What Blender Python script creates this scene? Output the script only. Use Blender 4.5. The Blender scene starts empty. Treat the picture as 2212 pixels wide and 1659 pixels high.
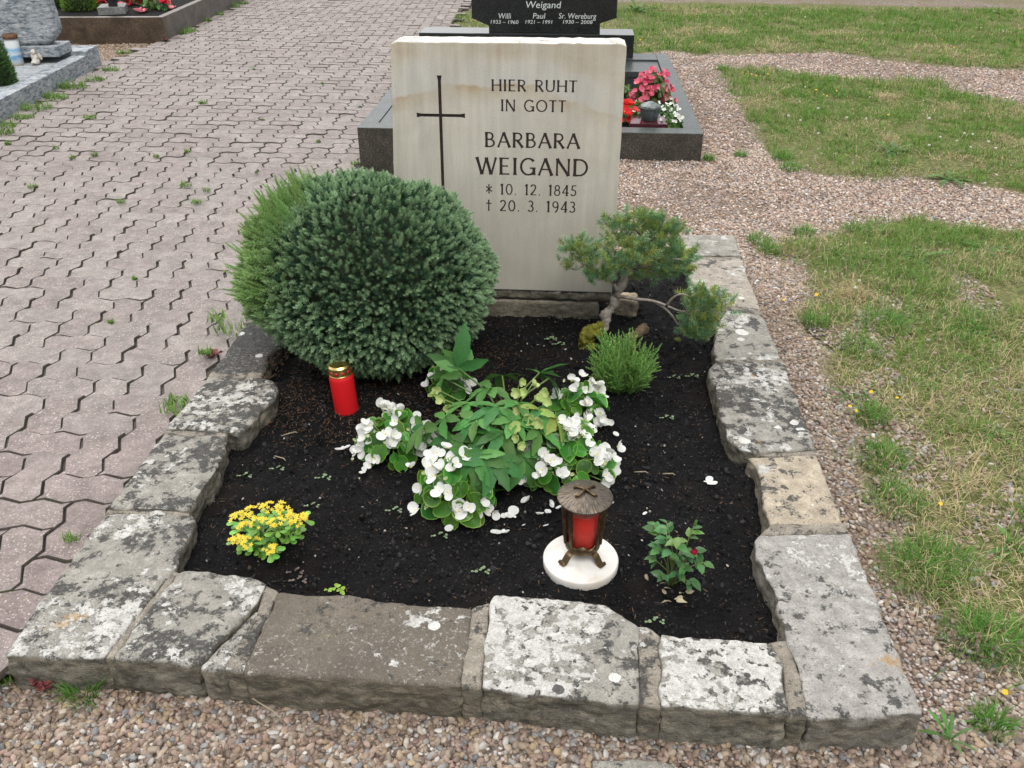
import bpy, bmesh, math, random
import numpy as np
from math import sin, cos, pi, radians, atan, sqrt
from mathutils import Vector, Matrix, Euler, noise
random.seed(7)
rng = np.random.default_rng(7)
SC = bpy.context.scene
COL = SC.collection

# ---------------------------------------------------------------- camera, light, exposure
F, CX, CY = 1900.0, 1106.0, 829.5          # focal length and centre of a 2212 x 1659 picture
PITCH = atan(1130 / F)
YAW = atan(154 / sqrt(F * F + 1130 ** 2))
EYE = 1.55
cam = bpy.data.cameras.new('camera')
cam.sensor_width = 36.0
cam.lens = 36.0 * F / 2212.0
cam.clip_start = 0.05
cam.clip_end = 400
camo = bpy.data.objects.new('camera', cam)
COL.objects.link(camo)
camo.location = (0, 0, EYE)
camo.rotation_euler = (pi / 2 - PITCH, 0, YAW)
SC.camera = camo

w = bpy.data.worlds.new('World')
SC.world = w
w.use_nodes = True
wn = w.node_tree.nodes
wl = w.node_tree.links
bg = wn['Background']
sky = wn.new('ShaderNodeTexSky')
sky.sky_type = 'NISHITA'
sky.sun_disc = False
sky.sun_elevation = radians(52)
sky.sun_rotation = radians(-35)
sky.air_density = 1.0
sky.dust_density = 4.0
hs = wn.new('ShaderNodeHueSaturation')
hs.inputs['Saturation'].default_value = 0.22      # cloud cover takes the blue out of the sky
wl.new(sky.outputs[0], hs.inputs['Color'])
wl.new(hs.outputs[0], bg.inputs['Color'])
bg.inputs['Strength'].default_value = 0.13
sun = bpy.data.lights.new('sun', 'SUN')
sun.energy = 1.6
sun.angle = radians(36)
sun.color = (1.0, 0.97, 0.92)
suno = bpy.data.objects.new('sun', sun)
COL.objects.link(suno)
suno.rotation_euler = Vector((0.22, -0.60, 1.0)).normalized().to_track_quat('Z', 'Y').to_euler()
vs = SC.view_settings
vs.view_transform = 'Standard'
vs.look = 'None'
vs.gamma = 1
vs.exposure = 0.85
SC.cycles.max_bounces = 6
SC.cycles.transparent_max_bounces = 8

# ---------------------------------------------------------------- survey: picture measurements to places on the ground
FW = np.array([-sin(YAW) * cos(PITCH), cos(YAW) * cos(PITCH), -sin(PITCH)])
RT = np.array([cos(YAW), sin(YAW), 0.0])
UP = np.cross(RT, FW)
CAM = np.array([0, 0, EYE])


def ray(x, y):
    return FW + RT * (x - CX) / F - UP * (y - CY) / F


def G(x, y, z=0.0):
    d = ray(x, y)
    p = CAM + d * ((z - EYE) / d[2])
    return Vector((p[0], p[1], z))


def onY(x, y, Y):
    d = ray(x, y)
    p = CAM + d * (Y / d[1])
    return Vector(p)


def proj(P):
    P = np.asarray(P, float) - CAM
    z = P @ FW
    return CX + F * (P @ RT) / z, CY - F * (P @ UP) / z, z


SOIL = 0.045
KERB = 0.10
PATH = 0.05

# ---------------------------------------------------------------- object helpers


def tag(o, label=None, cat=None, group=None, kind=None):
    if label:
        o['label'] = label
    if cat:
        o['category'] = cat
    if group:
        o['group'] = group
    if kind:
        o['kind'] = kind
    return o


def empty(name, loc, label=None, cat=None, group=None, rz=0):
    o = bpy.data.objects.new(name, None)
    o.empty_display_size = 0.05
    COL.objects.link(o)
    o.location = loc
    o.rotation_euler = (0, 0, rz)
    return tag(o, label, cat, group)


def obj(name, me, mat=None, parent=None, loc=None, rot=None, scale=None, M=None):
    if mat is not None:
        mats = mat if isinstance(mat, (list, tuple)) else [mat]
        if len(me.materials) == 0:
            for m in mats:
                me.materials.append(m)
    o = bpy.data.objects.new(name, me)
    COL.objects.link(o)
    if parent is not None:
        o.parent = parent
    if M is not None:
        o.matrix_basis = M
    if loc is not None:
        o.location = loc
    if rot is not None:
        o.rotation_euler = rot
    if scale is not None:
        o.scale = scale if hasattr(scale, '__len__') else (scale,) * 3
    return o


def mk(name, geo, smooth=True):
    """geo = (verts, faces, cols or None)"""
    V, Fc = geo[0], geo[1]
    me = bpy.data.meshes.new(name)
    me.from_pydata([tuple(v) for v in V], [], [tuple(f) for f in Fc])
    if len(geo) > 2 and geo[2] is not None:
        a = me.attributes.new('col', 'FLOAT_COLOR', 'POINT')
        c = np.ones((len(V), 4), np.float32)
        c[:, :3] = np.asarray(geo[2], np.float32)[:, :3]
        a.data.foreach_set('color', c.ravel())
    if smooth:
        me.polygons.foreach_set('use_smooth', [True] * len(me.polygons))
    me.update()
    return me


def mkt(name, V, T, cols=None, smooth=True, extra=None):
    """fast triangle mesh from numpy arrays"""
    V = np.asarray(V, np.float32)
    T = np.asarray(T, np.int32)
    me = bpy.data.meshes.new(name)
    me.vertices.add(len(V))
    me.vertices.foreach_set('co', V.ravel())
    me.loops.add(T.size)
    me.loops.foreach_set('vertex_index', T.ravel())
    me.polygons.add(len(T))
    me.polygons.foreach_set('loop_start', np.arange(0, T.size, T.shape[1], dtype=np.int32))
    me.update(calc_edges=True)
    if cols is not None:
        a = me.attributes.new('col', 'FLOAT_COLOR', 'POINT')
        c = np.ones((len(V), 4), np.float32)
        c[:, :3] = cols
        a.data.foreach_set('color', c.ravel())
    if smooth:
        me.polygons.foreach_set('use_smooth', np.ones(len(T), bool))
    me.update()
    return me


def merge(geos):
    V, Fc, Cc = [], [], []
    for g in geos:
        n = len(V)
        V += [Vector(v) for v in g[0]]
        Fc += [tuple(i + n for i in f) for f in g[1]]
        if len(g) > 2 and g[2] is not None:
            Cc += list(g[2])
        else:
            Cc += [(1, 1, 1)] * len(g[0])
    return V, Fc, Cc


def xf(geo, M):
    return [M @ Vector(v) for v in geo[0]], geo[1], (geo[2] if len(geo) > 2 else None)


def frame(z, up=(0, 0, 1), roll=0.0):
    """3x3 with local Z along z"""
    z = Vector(z).normalized()
    u = Vector(up)
    if abs(z.dot(u)) > 0.98:
        u = Vector((0, 1, 0))
    x = u.cross(z).normalized()
    y = z.cross(x)
    M = Matrix((x, y, z)).transposed()
    if roll:
        M = M @ Matrix.Rotation(roll, 3, 'Z')
    return M


def TRS(loc, M3, s=1.0):
    if not hasattr(s, '__len__'):
        s = (s, s, s)
    M = M3.to_4x4() @ Matrix.Diagonal((*s, 1))
    M.translation = loc
    return M


def lathe(prof, n=32, z0=0.0):
    V, Fc = [], []
    for r, z in prof:
        for k in range(n):
            a = 2 * pi * k / n
            V.append((r * cos(a), r * sin(a), z + z0))
    for i in range(len(prof) - 1):
        for k in range(n):
            a, b = i * n + k, i * n + (k + 1) % n
            Fc.append((a, b, b + n, a + n))
    Fc.append(tuple(reversed(range(n))))
    Fc.append(tuple(range((len(prof) - 1) * n, len(prof) * n)))
    return V, Fc, None


def tube(pts, rad, n=8, col=None):
    V, Fc = [], []
    pts = [Vector(p) for p in pts]
    if not hasattr(rad, '__len__'):
        rad = [rad] * len(pts)
    prev = None
    for i, p in enumerate(pts):
        d = (pts[min(i + 1, len(pts) - 1)] - pts[max(i - 1, 0)]).normalized()
        if prev is None:
            u = Vector((0, 0, 1)) if abs(d.z) < 0.9 else Vector((1, 0, 0))
            x = u.cross(d).normalized()
        else:
            x = (prev - d * prev.dot(d)).normalized()
        prev = x
        y = d.cross(x)
        for k in range(n):
            a = 2 * pi * k / n
            V.append(p + (x * cos(a) + y * sin(a)) * rad[i])
    for i in range(len(pts) - 1):
        for k in range(n):
            a, b = i * n + k, i * n + (k + 1) % n
            Fc.append((a, b, b + n, a + n))
    Fc.append(tuple(reversed(range(n))))
    Fc.append(tuple(range((len(pts) - 1) * n, len(pts) * n)))
    return V, Fc, ([col] * len(V) if col else None)


def smooth_path(pts, n=5):
    """Catmull-Rom through pts"""
    P = [Vector(p) for p in pts]
    P = [P[0] * 2 - P[1]] + P + [P[-1] * 2 - P[-2]]
    out = []
    for i in range(1, len(P) - 2):
        for k in range(n):
            t = k / n
            a, b, c, d = P[i - 1:i + 3]
            out.append(0.5 * ((2 * b) + (c - a) * t + (2 * a - 5 * b + 4 * c - d) * t * t + (3 * b - a - 3 * c + d) * t ** 3))
    out.append(P[-2])
    return out


def prism(poly, zt, zb, bevel=0.004, seg=2):
    """upright prism over a plan outline, edges rounded"""
    bm = bmesh.new()
    vs_ = [bm.verts.new((p[0], p[1], zt)) for p in poly]
    f = bm.faces.new(vs_)
    f.normal_update()
    if f.normal.z < 0:
        f.normal_flip()
    r = bmesh.ops.extrude_face_region(bm, geom=[f])
    dv = [e for e in r['geom'] if isinstance(e, bmesh.types.BMVert)]
    bmesh.ops.translate(bm, verts=dv, vec=(0, 0, zb - zt))
    bmesh.ops.recalc_face_normals(bm, faces=bm.faces)
    if bevel:
        bmesh.ops.bevel(bm, geom=[e for e in bm.edges], offset=bevel, segments=seg, profile=0.6, affect='EDGES')
    me = bpy.data.meshes.new('prism')
    bm.to_mesh(me)
    bm.free()
    return me


def box(x0, x1, y0, y1, z0, z1, bevel=0.004):
    return prism([(x0, y0), (x1, y0), (x1, y1), (x0, y1)], z1, z0, bevel)


def origin_to(me, p):
    me.transform(Matrix.Translation(-Vector(p)))
    return me


def roughen(me, voxel=0.007, amp=0.004, freq=14, amp2=0.0015, freq2=60, smooth_it=3, seed=0, flat_top=None):
    """remesh a solid and break its surface up like hewn stone"""
    o = bpy.data.objects.new('tmp_solid', me)
    COL.objects.link(o)
    m = o.modifiers.new('r', 'REMESH')
    m.mode = 'VOXEL'
    m.voxel_size = voxel
    s = o.modifiers.new('s', 'SMOOTH')
    s.iterations = smooth_it
    dg = bpy.context.evaluated_depsgraph_get()
    dg.update()
    me2 = bpy.data.meshes.new_from_object(o.evaluated_get(dg))
    bpy.data.objects.remove(o)
    n = len(me2.vertices)
    co = np.empty(n * 3)
    me2.vertices.foreach_get('co', co)
    no = np.empty(n * 3)
    me2.vertices.foreach_get('normal', no)
    co = co.reshape(-1, 3)
    no = no.reshape(-1, 3)
    off = Vector((seed * 3.1, seed * 1.7, seed * 0.9))
    for i in range(n):
        p = Vector(co[i])
        h = amp * noise.fractal(p * freq + off, 1.0, 2.0, 3)
        h += amp2 * noise.noise(p * freq2 + off)
        side = 1.0 - abs(no[i][2])
        h *= (0.45 + 1.1 * side) if flat_top is None else (flat_top + (1 - flat_top) * side)
        co[i] += no[i] * h
    me2.vertices.foreach_set('co', co.ravel())
    me2.polygons.foreach_set('use_smooth', [True] * len(me2.polygons))
    me2.update()
    return me2


def inside(poly, X, Y):
    poly = np.asarray([(p[0], p[1]) for p in poly])
    r = np.zeros(X.shape, bool)
    j = len(poly) - 1
    for i in range(len(poly)):
        xi, yi = poly[i]
        xj, yj = poly[j]
        c = ((yi > Y) != (yj > Y)) & (X < (xj - xi) * (Y - yi) / (yj - yi + 1e-12) + xi)
        r ^= c
        j = i
    return r


def vnoise(X, Y, f, seed=0):
    """smooth value noise in about -1..1 on arrays"""
    X = X * f + seed * 17.3
    Y = Y * f + seed * 9.1
    xi, yi = np.floor(X).astype(int), np.floor(Y).astype(int)
    fx, fy = X - xi, Y - yi
    fx = fx * fx * (3 - 2 * fx)
    fy = fy * fy * (3 - 2 * fy)

    def h(a, b):
        n = (a * 374761393 + b * 668265263 + seed * 1442695) & 0x7fffffff
        n = ((n ^ (n >> 13)) * 1274126177) & 0x7fffffff
        return (n ^ (n >> 16)) % 10007 / 5003.5 - 1
    return (h(xi, yi) * (1 - fx) + h(xi + 1, yi) * fx) * (1 - fy) + (h(xi, yi + 1) * (1 - fx) + h(xi + 1, yi + 1) * fx) * fy


# ---------------------------------------------------------------- materials
class M_:
    def __init__(self, name, rough=0.8, spec=0.3):
        self.m = bpy.data.materials.new(name)
        self.m.use_nodes = True
        self.t = self.m.node_tree
        self.p = self.t.nodes['Principled BSDF']
        self.out = self.t.nodes['Material Output']
        self.p.inputs['Roughness'].default_value = rough
        self.p.inputs['Specular IOR Level'].default_value = spec

    def node(self, typ, **kw):
        n = self.t.nodes.new(typ)
        for k, v in kw.items():
            setattr(n, k, v)
        return n

    def set(self, n, key, v):
        s = n.inputs[key]
        if isinstance(v, bpy.types.NodeSocket):
            self.t.links.new(v, s)
        else:
            if hasattr(v, '__len__') and len(v) == 3 and hasattr(s.default_value, '__len__') and len(s.default_value) == 4:
                v = (*v, 1)
            s.default_value = v

    def coord(self, kind='Object', scale=None):
        o = self.node('ShaderNodeTexCoord').outputs[kind] if kind != 'World' else self.node('ShaderNodeNewGeometry').outputs['Position']
        if scale is not None:
            mp = self.node('ShaderNodeMapping')
            self.set(mp, 'Vector', o)
            mp.inputs['Scale'].default_value = scale
            o = mp.outputs[0]
        return o

    def shift(self, vec, off):
        n = self.node('ShaderNodeVectorMath', operation='ADD')
        self.set(n, 0, vec)
        self.set(n, 1, off)
        return n.outputs[0]

    def noise(self, vec, scale, detail=4, rough=0.55, dist=0.0, color=False):
        n = self.node('ShaderNodeTexNoise')
        self.set(n, 'Vector', vec)
        n.inputs['Scale'].default_value = scale
        n.inputs['Detail'].default_value = detail
        n.inputs['Roughness'].default_value = rough
        n.inputs['Distortion'].default_value = dist
        return n.outputs['Color' if color else 'Fac']

    def voro(self, vec, scale, feature='F1', out='Distance', rand=1.0):
        n = self.node('ShaderNodeTexVoronoi', feature=feature)
        self.set(n, 'Vector', vec)
        n.inputs['Scale'].default_value = scale
        n.inputs['Randomness'].default_value = rand
        return n.outputs[out]

    def ramp(self, fac, stops, interp='LINEAR'):
        n = self.node('ShaderNodeValToRGB')
        n.color_ramp.interpolation = interp
        e = n.color_ramp.elements
        while len(e) < len(stops):
            e.new(0.5)
        for el, (p, c) in zip(e, stops):
            el.position = p
            el.color = (*c, 1) if hasattr(c, '__len__') else (c, c, c, 1)
        self.set(n, 'Fac', fac)
        return n.outputs['Color']

    def mix(self, fac, a, b, mode='MIX'):
        n = self.node('ShaderNodeMix', data_type='RGBA', blend_type=mode)
        self.set(n, 0, fac)
        self.set(n, 6, a)
        self.set(n, 7, b)
        return n.outputs[2]

    def math(self, op, a, b=None, c=None, clamp=False):
        n = self.node('ShaderNodeMath', operation=op, use_clamp=clamp)
        self.set(n, 0, a)
        if b is not None:
            self.set(n, 1, b)
        if c is not None:
            self.set(n, 2, c)
        return n.outputs[0]

    def attr(self, name, typ='GEOMETRY', out='Color'):
        n = self.node('ShaderNodeAttribute', attribute_type=typ, attribute_name=name)
        return n.outputs[out]

    def rand(self):
        return self.node('ShaderNodeObjectInfo').outputs['Random']

    def hsv(self, col, h=0.5, s=1.0, v=1.0):
        n = self.node('ShaderNodeHueSaturation')
        self.set(n, 'Color', col)
        self.set(n, 'Hue', h)
        self.set(n, 'Saturation', s)
        self.set(n, 'Value', v)
        return n.outputs[0]

    def upness(self, lo=0.3, hi=0.8):
        g = self.node('ShaderNodeNewGeometry').outputs['Normal']
        s = self.node('ShaderNodeSeparateXYZ')
        self.set(s, 0, g)
        n = self.node('ShaderNodeMapRange')
        self.set(n, 0, s.outputs[2])
        n.inputs[1].default_value = lo
        n.inputs[2].default_value = hi
        return n.outputs[0]

    def base(self, c):
        self.set(self.p, 'Base Color', c)

    def rough(self, c):
        self.set(self.p, 'Roughness', c)

    def bump(self, h, strength=0.5, dist=0.005):
        n = self.node('ShaderNodeBump')
        n.inputs['Strength'].default_value = strength
        n.inputs['Distance'].default_value = dist
        self.set(n, 'Height', h)
        self.t.links.new(n.outputs[0], self.p.inputs['Normal'])

    def translucent(self, col, fac):
        t = self.node('ShaderNodeBsdfTranslucent')
        self.set(t, 'Color', col)
        mx = self.node('ShaderNodeMixShader')
        mx.inputs[0].default_value = fac
        self.t.links.new(self.p.outputs[0], mx.inputs[1])
        self.t.links.new(t.outputs[0], mx.inputs[2])
        self.t.links.new(mx.outputs[0], self.out.inputs['Surface'])


def kerb_mat(name, seed, dark=0.5, white=0.5, brown=0.0, orange=0.1, tone=(0.30, 0.285, 0.25), spots=0.5):
    """weathered sandstone: tan body, black crust, hard-edged pale lichen, orange specks"""
    m = M_(name, 0.93, 0.15)
    v = m.shift(m.coord('Object'), (seed * 2.37, seed * 1.13, seed * 0.71))
    big = m.noise(v, 5, 3)
    grain = m.noise(v, 260, 2, 0.7)
    body = m.ramp(m.noise(v, 28, 4, 0.6), [(0.3, tuple(c * 0.72 for c in tone)), (0.55, tone), (0.75, tuple(min(1, c * 1.35) for c in tone))])
    if brown:
        body = m.mix(brown, body, m.ramp(big, [(0.3, (0.085, 0.070, 0.054)), (0.7, (0.145, 0.118, 0.088))]))
    # black crust in blotches
    d = m.noise(v, 27, 10, 0.72, 0.15)
    d = m.math('ADD', d, m.math('MULTIPLY', m.math('SUBTRACT', big, 0.5), 0.5))
    dm = m.ramp(d, [(0.60 - 0.2 * dark, 0), (0.645 - 0.2 * dark, 1)])
    up = m.upness(0.25, 0.75)
    crust = m.ramp(m.noise(v, 90, 3), [(0.3, (0.028, 0.028, 0.028)), (0.7, (0.085, 0.083, 0.078))])
    c = m.mix(m.math('MULTIPLY', dm, 0.9), body, crust)
    # pale lichen, ragged patches with dark holes
    l = m.noise(v, 21, 10, 0.73, 0.1)
    l = m.math('ADD', l, m.math('MULTIPLY', m.math('SUBTRACT', m.noise(m.shift(v, (5, 3, 1)), 4, 2), 0.5), 0.7))
    lm = m.ramp(l, [(0.68 - 0.28 * white, 0), (0.705 - 0.28 * white, 1)])
    hn = m.math('ADD', m.noise(m.shift(v, (1, 2, 3)), 44, 4, 0.55), m.math('MULTIPLY', m.noise(m.shift(v, (4, 2, 3)), 9, 2), 0.35))
    holes = m.ramp(hn, [(0.73, 1), (0.755, 0)])
    lm = m.math('MULTIPLY', lm, m.math('MULTIPLY', holes, up))
    lich = m.ramp(m.noise(v, 60, 3), [(0.3, (0.37, 0.36, 0.335)), (0.7, (0.60, 0.59, 0.555))])
    c = m.mix(lm, c, lich)
    sp1 = m.noise(m.shift(v, (8, 1, 4)), 120, 6, 0.75)
    c = m.mix(m.math('MULTIPLY', m.ramp(sp1, [(0.57, 0), (0.62, 1)]), m.ramp(m.noise(m.shift(v, (7, 7, 7)), 6, 4), [(0.38, 0.1), (0.62, 0.85)])), c, (0.05, 0.049, 0.046))
    sp2 = m.noise(m.shift(v, (2, 6, 4)), 95, 6, 0.75)
    c = m.mix(m.math('MULTIPLY', m.math('MULTIPLY', m.ramp(sp2, [(0.56, 0), (0.62, 1)]), m.ramp(m.noise(m.shift(v, (1, 9, 5)), 6, 4), [(0.4, 0.05), (0.65, 0.8)])), up), c, (0.46, 0.45, 0.42))
    # round white and dark rosettes
    vr = m.node('ShaderNodeTexVoronoi')
    m.set(vr, 'Vector', m.shift(v, (9, 9, 9)))
    vr.inputs['Scale'].default_value = 17
    dist = m.math('ADD', vr.outputs['Distance'], m.math('MULTIPLY', m.noise(v, 90, 2), 0.14))
    sep = m.node('ShaderNodeSeparateColor')
    m.set(sep, 0, vr.outputs['Color'])
    rad = m.math('MULTIPLY', m.math('SUBTRACT', sep.outputs[0], 1 - 0.55 * spots), 0.85)
    spot = m.math('MULTIPLY', m.math('LESS_THAN', dist, m.math('ADD', rad, 0.07)), m.math('GREATER_THAN', sep.outputs[0], 1 - 0.55 * spots))
    spot = m.math('MULTIPLY', spot, m.math('MULTIPLY', up, 0.95))
    sc = m.mix(m.math('GREATER_THAN', sep.outputs[1], 0.45), (0.085, 0.083, 0.08), (0.60, 0.60, 0.57))
    c = m.mix(spot, c, sc)
    if orange:
        o_ = m.noise(m.shift(v, (3, 7, 2)), 9, 6, 0.7, 0.3)
        om = m.ramp(o_, [(0.70 - 0.1 * orange, 0), (0.73 - 0.1 * orange, 1)])
        c = m.mix(m.math('MULTIPLY', om, 0.6), c, (0.36, 0.21, 0.06))
    # green-brown algae on the upright faces
    alg = m.ramp(m.noise(m.shift(m.coord('Object', (1, 1, 3.2)), (seed, 1, 2)), 16, 7, 0.7, 0.4), [(0.34, (0.045, 0.043, 0.034)), (0.5, (0.12, 0.108, 0.08)), (0.62, (0.24, 0.21, 0.155)), (0.75, (0.36, 0.32, 0.25))])
    c = m.mix(m.math('MULTIPLY', m.math('SUBTRACT', 1.0, up), 0.75), c, alg)
    c = m.mix(0.6, c, m.ramp(grain, [(0.3, 0.6), (0.7, 1.25)]), 'MULTIPLY')
    m.base(c)
    h = m.math('ADD', m.math('MULTIPLY', m.noise(v, 70, 5, 0.7), 1.0), m.math('MULTIPLY', grain, 0.5))
    h = m.math('ADD', h, m.math('MULTIPLY', lm, 0.25))
    m.bump(h, 0.8, 0.008)
    return m.m


def mortar_mat():
    m = M_('mortar', 0.95, 0.1)
    v = m.coord('World')
    c = m.ramp(m.voro(v, 330, out='Color'), [(0.2, (0.16, 0.14, 0.115)), (0.5, (0.27, 0.24, 0.20)), (0.85, (0.42, 0.38, 0.33))])
    c = m.mix(0.7, c, m.ramp(m.noise(v, 12, 4), [(0.3, 0.5), (0.7, 1.2)]), 'MULTIPLY')
    m.base(c)
    m.bump(m.noise(v, 300, 3, 0.7), 0.7, 0.004)
    return m.m


def paver_mat(name, src):
    m = M_(name, 0.92, 0.15)
    r = m.rand() if src == 'object' else m.attr('rnd', out='Fac')
    v = m.coord('World')
    c = m.ramp(r, [(0.0, (0.245, 0.212, 0.20)), (0.35, (0.262, 0.228, 0.214)), (0.65, (0.266, 0.238, 0.222)), (1.0, (0.285, 0.254, 0.236))])
    # redder, less bleached concrete near the grave
    sx = m.node('ShaderNodeSeparateXYZ')
    m.set(sx, 0, v)
    near = m.ramp(m.math('ADD', m.math('MULTIPLY', sx.outputs[1], 0.25), m.math('MULTIPLY', m.noise(v, 2.2, 3), 0.35)), [(0.55, 1), (0.85, 0)])
    c = m.mix(m.math('MULTIPLY', near, 0.45), c, (0.222, 0.168, 0.160))
    c = m.mix(0.65, c, m.ramp(m.noise(v, 7, 5, 0.6), [(0.3, 0.72), (0.7, 1.2)]), 'MULTIPLY')
    c = m.mix(0.8, c, m.ramp(m.noise(v, 150, 3, 0.7), [(0.3, 0.68), (0.7, 1.28)]), 'MULTIPLY')
    vo = m.node('ShaderNodeTexVoronoi')
    m.set(vo, 'Vector', v)
    vo.inputs['Scale'].default_value = 170
    sp = m.node('ShaderNodeSeparateColor')
    m.set(sp, 0, vo.outputs['Color'])
    fleck = m.math('MULTIPLY', m.math('LESS_THAN', vo.outputs['Distance'], m.math('MULTIPLY', sp.outputs[2], 0.5)), m.math('GREATER_THAN', sp.outputs[0], 0.55))
    fc = m.ramp(sp.outputs[1], [(0.0, (0.42, 0.38, 0.34)), (0.5, (0.56, 0.52, 0.48)), (0.75, (0.42, 0.34, 0.22)), (0.9, (0.12, 0.11, 0.11))])
    c = m.mix(m.math('MULTIPLY', fleck, 0.72), c, fc)
    c = m.mix(0.75, c, m.ramp(m.noise(v, 24, 6, 0.68), [(0.32, 0.66), (0.68, 1.22)]), 'MULTIPLY')
    m.base(c)
    m.bump(m.math('ADD', m.noise(v, 170, 4, 0.7), m.math('MULTIPLY', fleck, 0.4)), 0.7, 0.004)
    return m.m


def leaf_mat(name, rough=0.45, spec=0.4, trans=0.25, sub=None, var=0.25, vein=0.0):
    """colour comes from the 'col' attribute, each leaf a little different"""
    m = M_(name, rough, spec)
    c = m.attr('col')
    r = m.rand()
    c = m.hsv(c, m.math('ADD', 0.5 - 0.02, m.math('MULTIPLY', r, 0.04)), 1.0, m.math('ADD', 1 - var, m.math('MULTIPLY', r, 2 * var)))
    v = m.coord('World')
    c = m.mix(0.5, c, m.ramp(m.noise(v, 130, 3), [(0.3, 0.75), (0.7, 1.2)]), 'MULTIPLY')
    m.base(c)
    if trans:
        m.translucent(c, trans)
    if vein:
        m.bump(m.noise(v, 160, 3), vein, 0.003)
    return m.m


def plain(name, col, rough=0.5, spec=0.4, metal=0.0, var=0.25, nscale=60, bump=0.0, bscale=120):
    m = M_(name, rough, spec)
    m.p.inputs['Metallic'].default_value = metal
    v = m.coord('Object')
    m.base(m.mix(1.0, col, m.ramp(m.noise(v, nscale, 4, 0.6), [(0.3, 1 - var), (0.7, 1 + var)]), 'MULTIPLY'))
    if bump:
        m.bump(m.noise(v, bscale, 4, 0.6), bump, 0.003)
    return m.m


def granite(name, stops, scale=320, rough=0.18, spec=0.5, big=0.25, bump=0.0):
    m = M_(name, rough, spec)
    v = m.coord('Object')
    c = m.ramp(m.voro(v, scale, out='Color'), stops)
    c = m.mix(0.8, c, m.ramp(m.noise(v, scale * 0.35, 3, 0.7), [(0.3, 0.6), (0.7, 1.4)]), 'MULTIPLY')
    c = m.mix(big, c, m.ramp(m.noise(v, 9, 4), [(0.3, 0.4), (0.7, 1.6)]), 'MULTIPLY')
    m.base(c)
    m.rough(m.math('ADD', rough, m.math('MULTIPLY', m.noise(v, 14, 3), 0.12)))
    if bump:
        m.bump(m.noise(v, 40, 6, 0.7), bump, 0.02)
    return m.m


def sandstone():
    m = M_('sandstone', 0.9, 0.15)
    v = m.coord('Object')
    c = m.ramp(m.noise(v, 3.0, 5, 0.6, 0.5), [(0.25, (0.44, 0.40, 0.325)), (0.5, (0.53, 0.50, 0.425)), (0.75, (0.59, 0.565, 0.50))])
    # wavy bedding stain across the upper third
    s = m.node('ShaderNodeSeparateXYZ')
    m.set(s, 0, v)
    wob = m.noise(v, 5, 4, 0.6)
    hgt = m.math('ADD', s.outputs[2], m.math('MULTIPLY', m.math('SUBTRACT', wob, 0.5), 0.14))
    xc = m.math('ADD', s.outputs[0], 0.30)
    hgt = m.math('ADD', hgt, m.math('MULTIPLY', m.math('MULTIPLY', xc, xc), 0.55))
    pale = m.ramp(hgt, [(0.785, 0), (0.797, 0.95), (0.85, 0.6), (0.89, 0)])
    c = m.mix(m.math('MULTIPLY', pale, m.ramp(m.noise(v, 6, 3), [(0.35, 0.2), (0.6, 1)])), c, (0.52, 0.51, 0.48))
    tanb = m.ramp(hgt, [(0.73, 0), (0.785, 0.8), (0.793, 0.0), (0.87, 0.0), (0.91, 0.5)])
    c = m.mix(m.math('MULTIPLY', tanb, m.ramp(m.noise(v, 11, 4), [(0.35, 0.1), (0.65, 1)])), c, (0.40, 0.29, 0.17))
    st = m.noise(m.shift(m.coord('Object', (30, 30, 2.2)), (2, 1, 0)), 1.0, 4, 0.6)
    c = m.mix(0.5, c, m.ramp(st, [(0.3, 0.66), (0.6, 1.06)]), 'MULTIPLY')
    bl_ = m.noise(m.shift(v, (4, 4, 1)), 2.6, 6, 0.65)
    c = m.mix(m.ramp(bl_, [(0.5, 0), (0.66, 0.45)]), c, (0.42, 0.40, 0.35))
    # grey weathering from the foot up
    gf = m.ramp(m.math('ADD', s.outputs[2], m.math('MULTIPLY', m.noise(v, 7, 5), 0.5)), [(0.30, 1), (0.85, 0)])
    c = m.mix(m.math('MULTIPLY', gf, 0.7), c, (0.37, 0.35, 0.30))
    up = m.upness(0.35, 0.7)
    li = m.ramp(m.noise(v, 22, 6, 0.7), [(0.38, (0.30, 0.28, 0.25)), (0.46, (0.58, 0.55, 0.50)), (0.62, (0.72, 0.70, 0.66)), (0.72, (0.48, 0.34, 0.16))])
    c = m.mix(up, c, li)
    c = m.mix(0.5, c, m.ramp(m.noise(v, 260, 2, 0.7), [(0.3, 0.78), (0.7, 1.16)]), 'MULTIPLY')
    pits = m.ramp(m.voro(v, 55), [(0.05, 0.35), (0.09, 1)])
    c = m.mix(0.55, c, pits, 'MULTIPLY')
    m.base(c)
    m.bump(m.math('ADD', m.noise(v, 170, 4, 0.65), m.math('MULTIPLY', m.noise(v, 18, 3), 0.6)), 0.25, 0.003)
    return m.m

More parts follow.
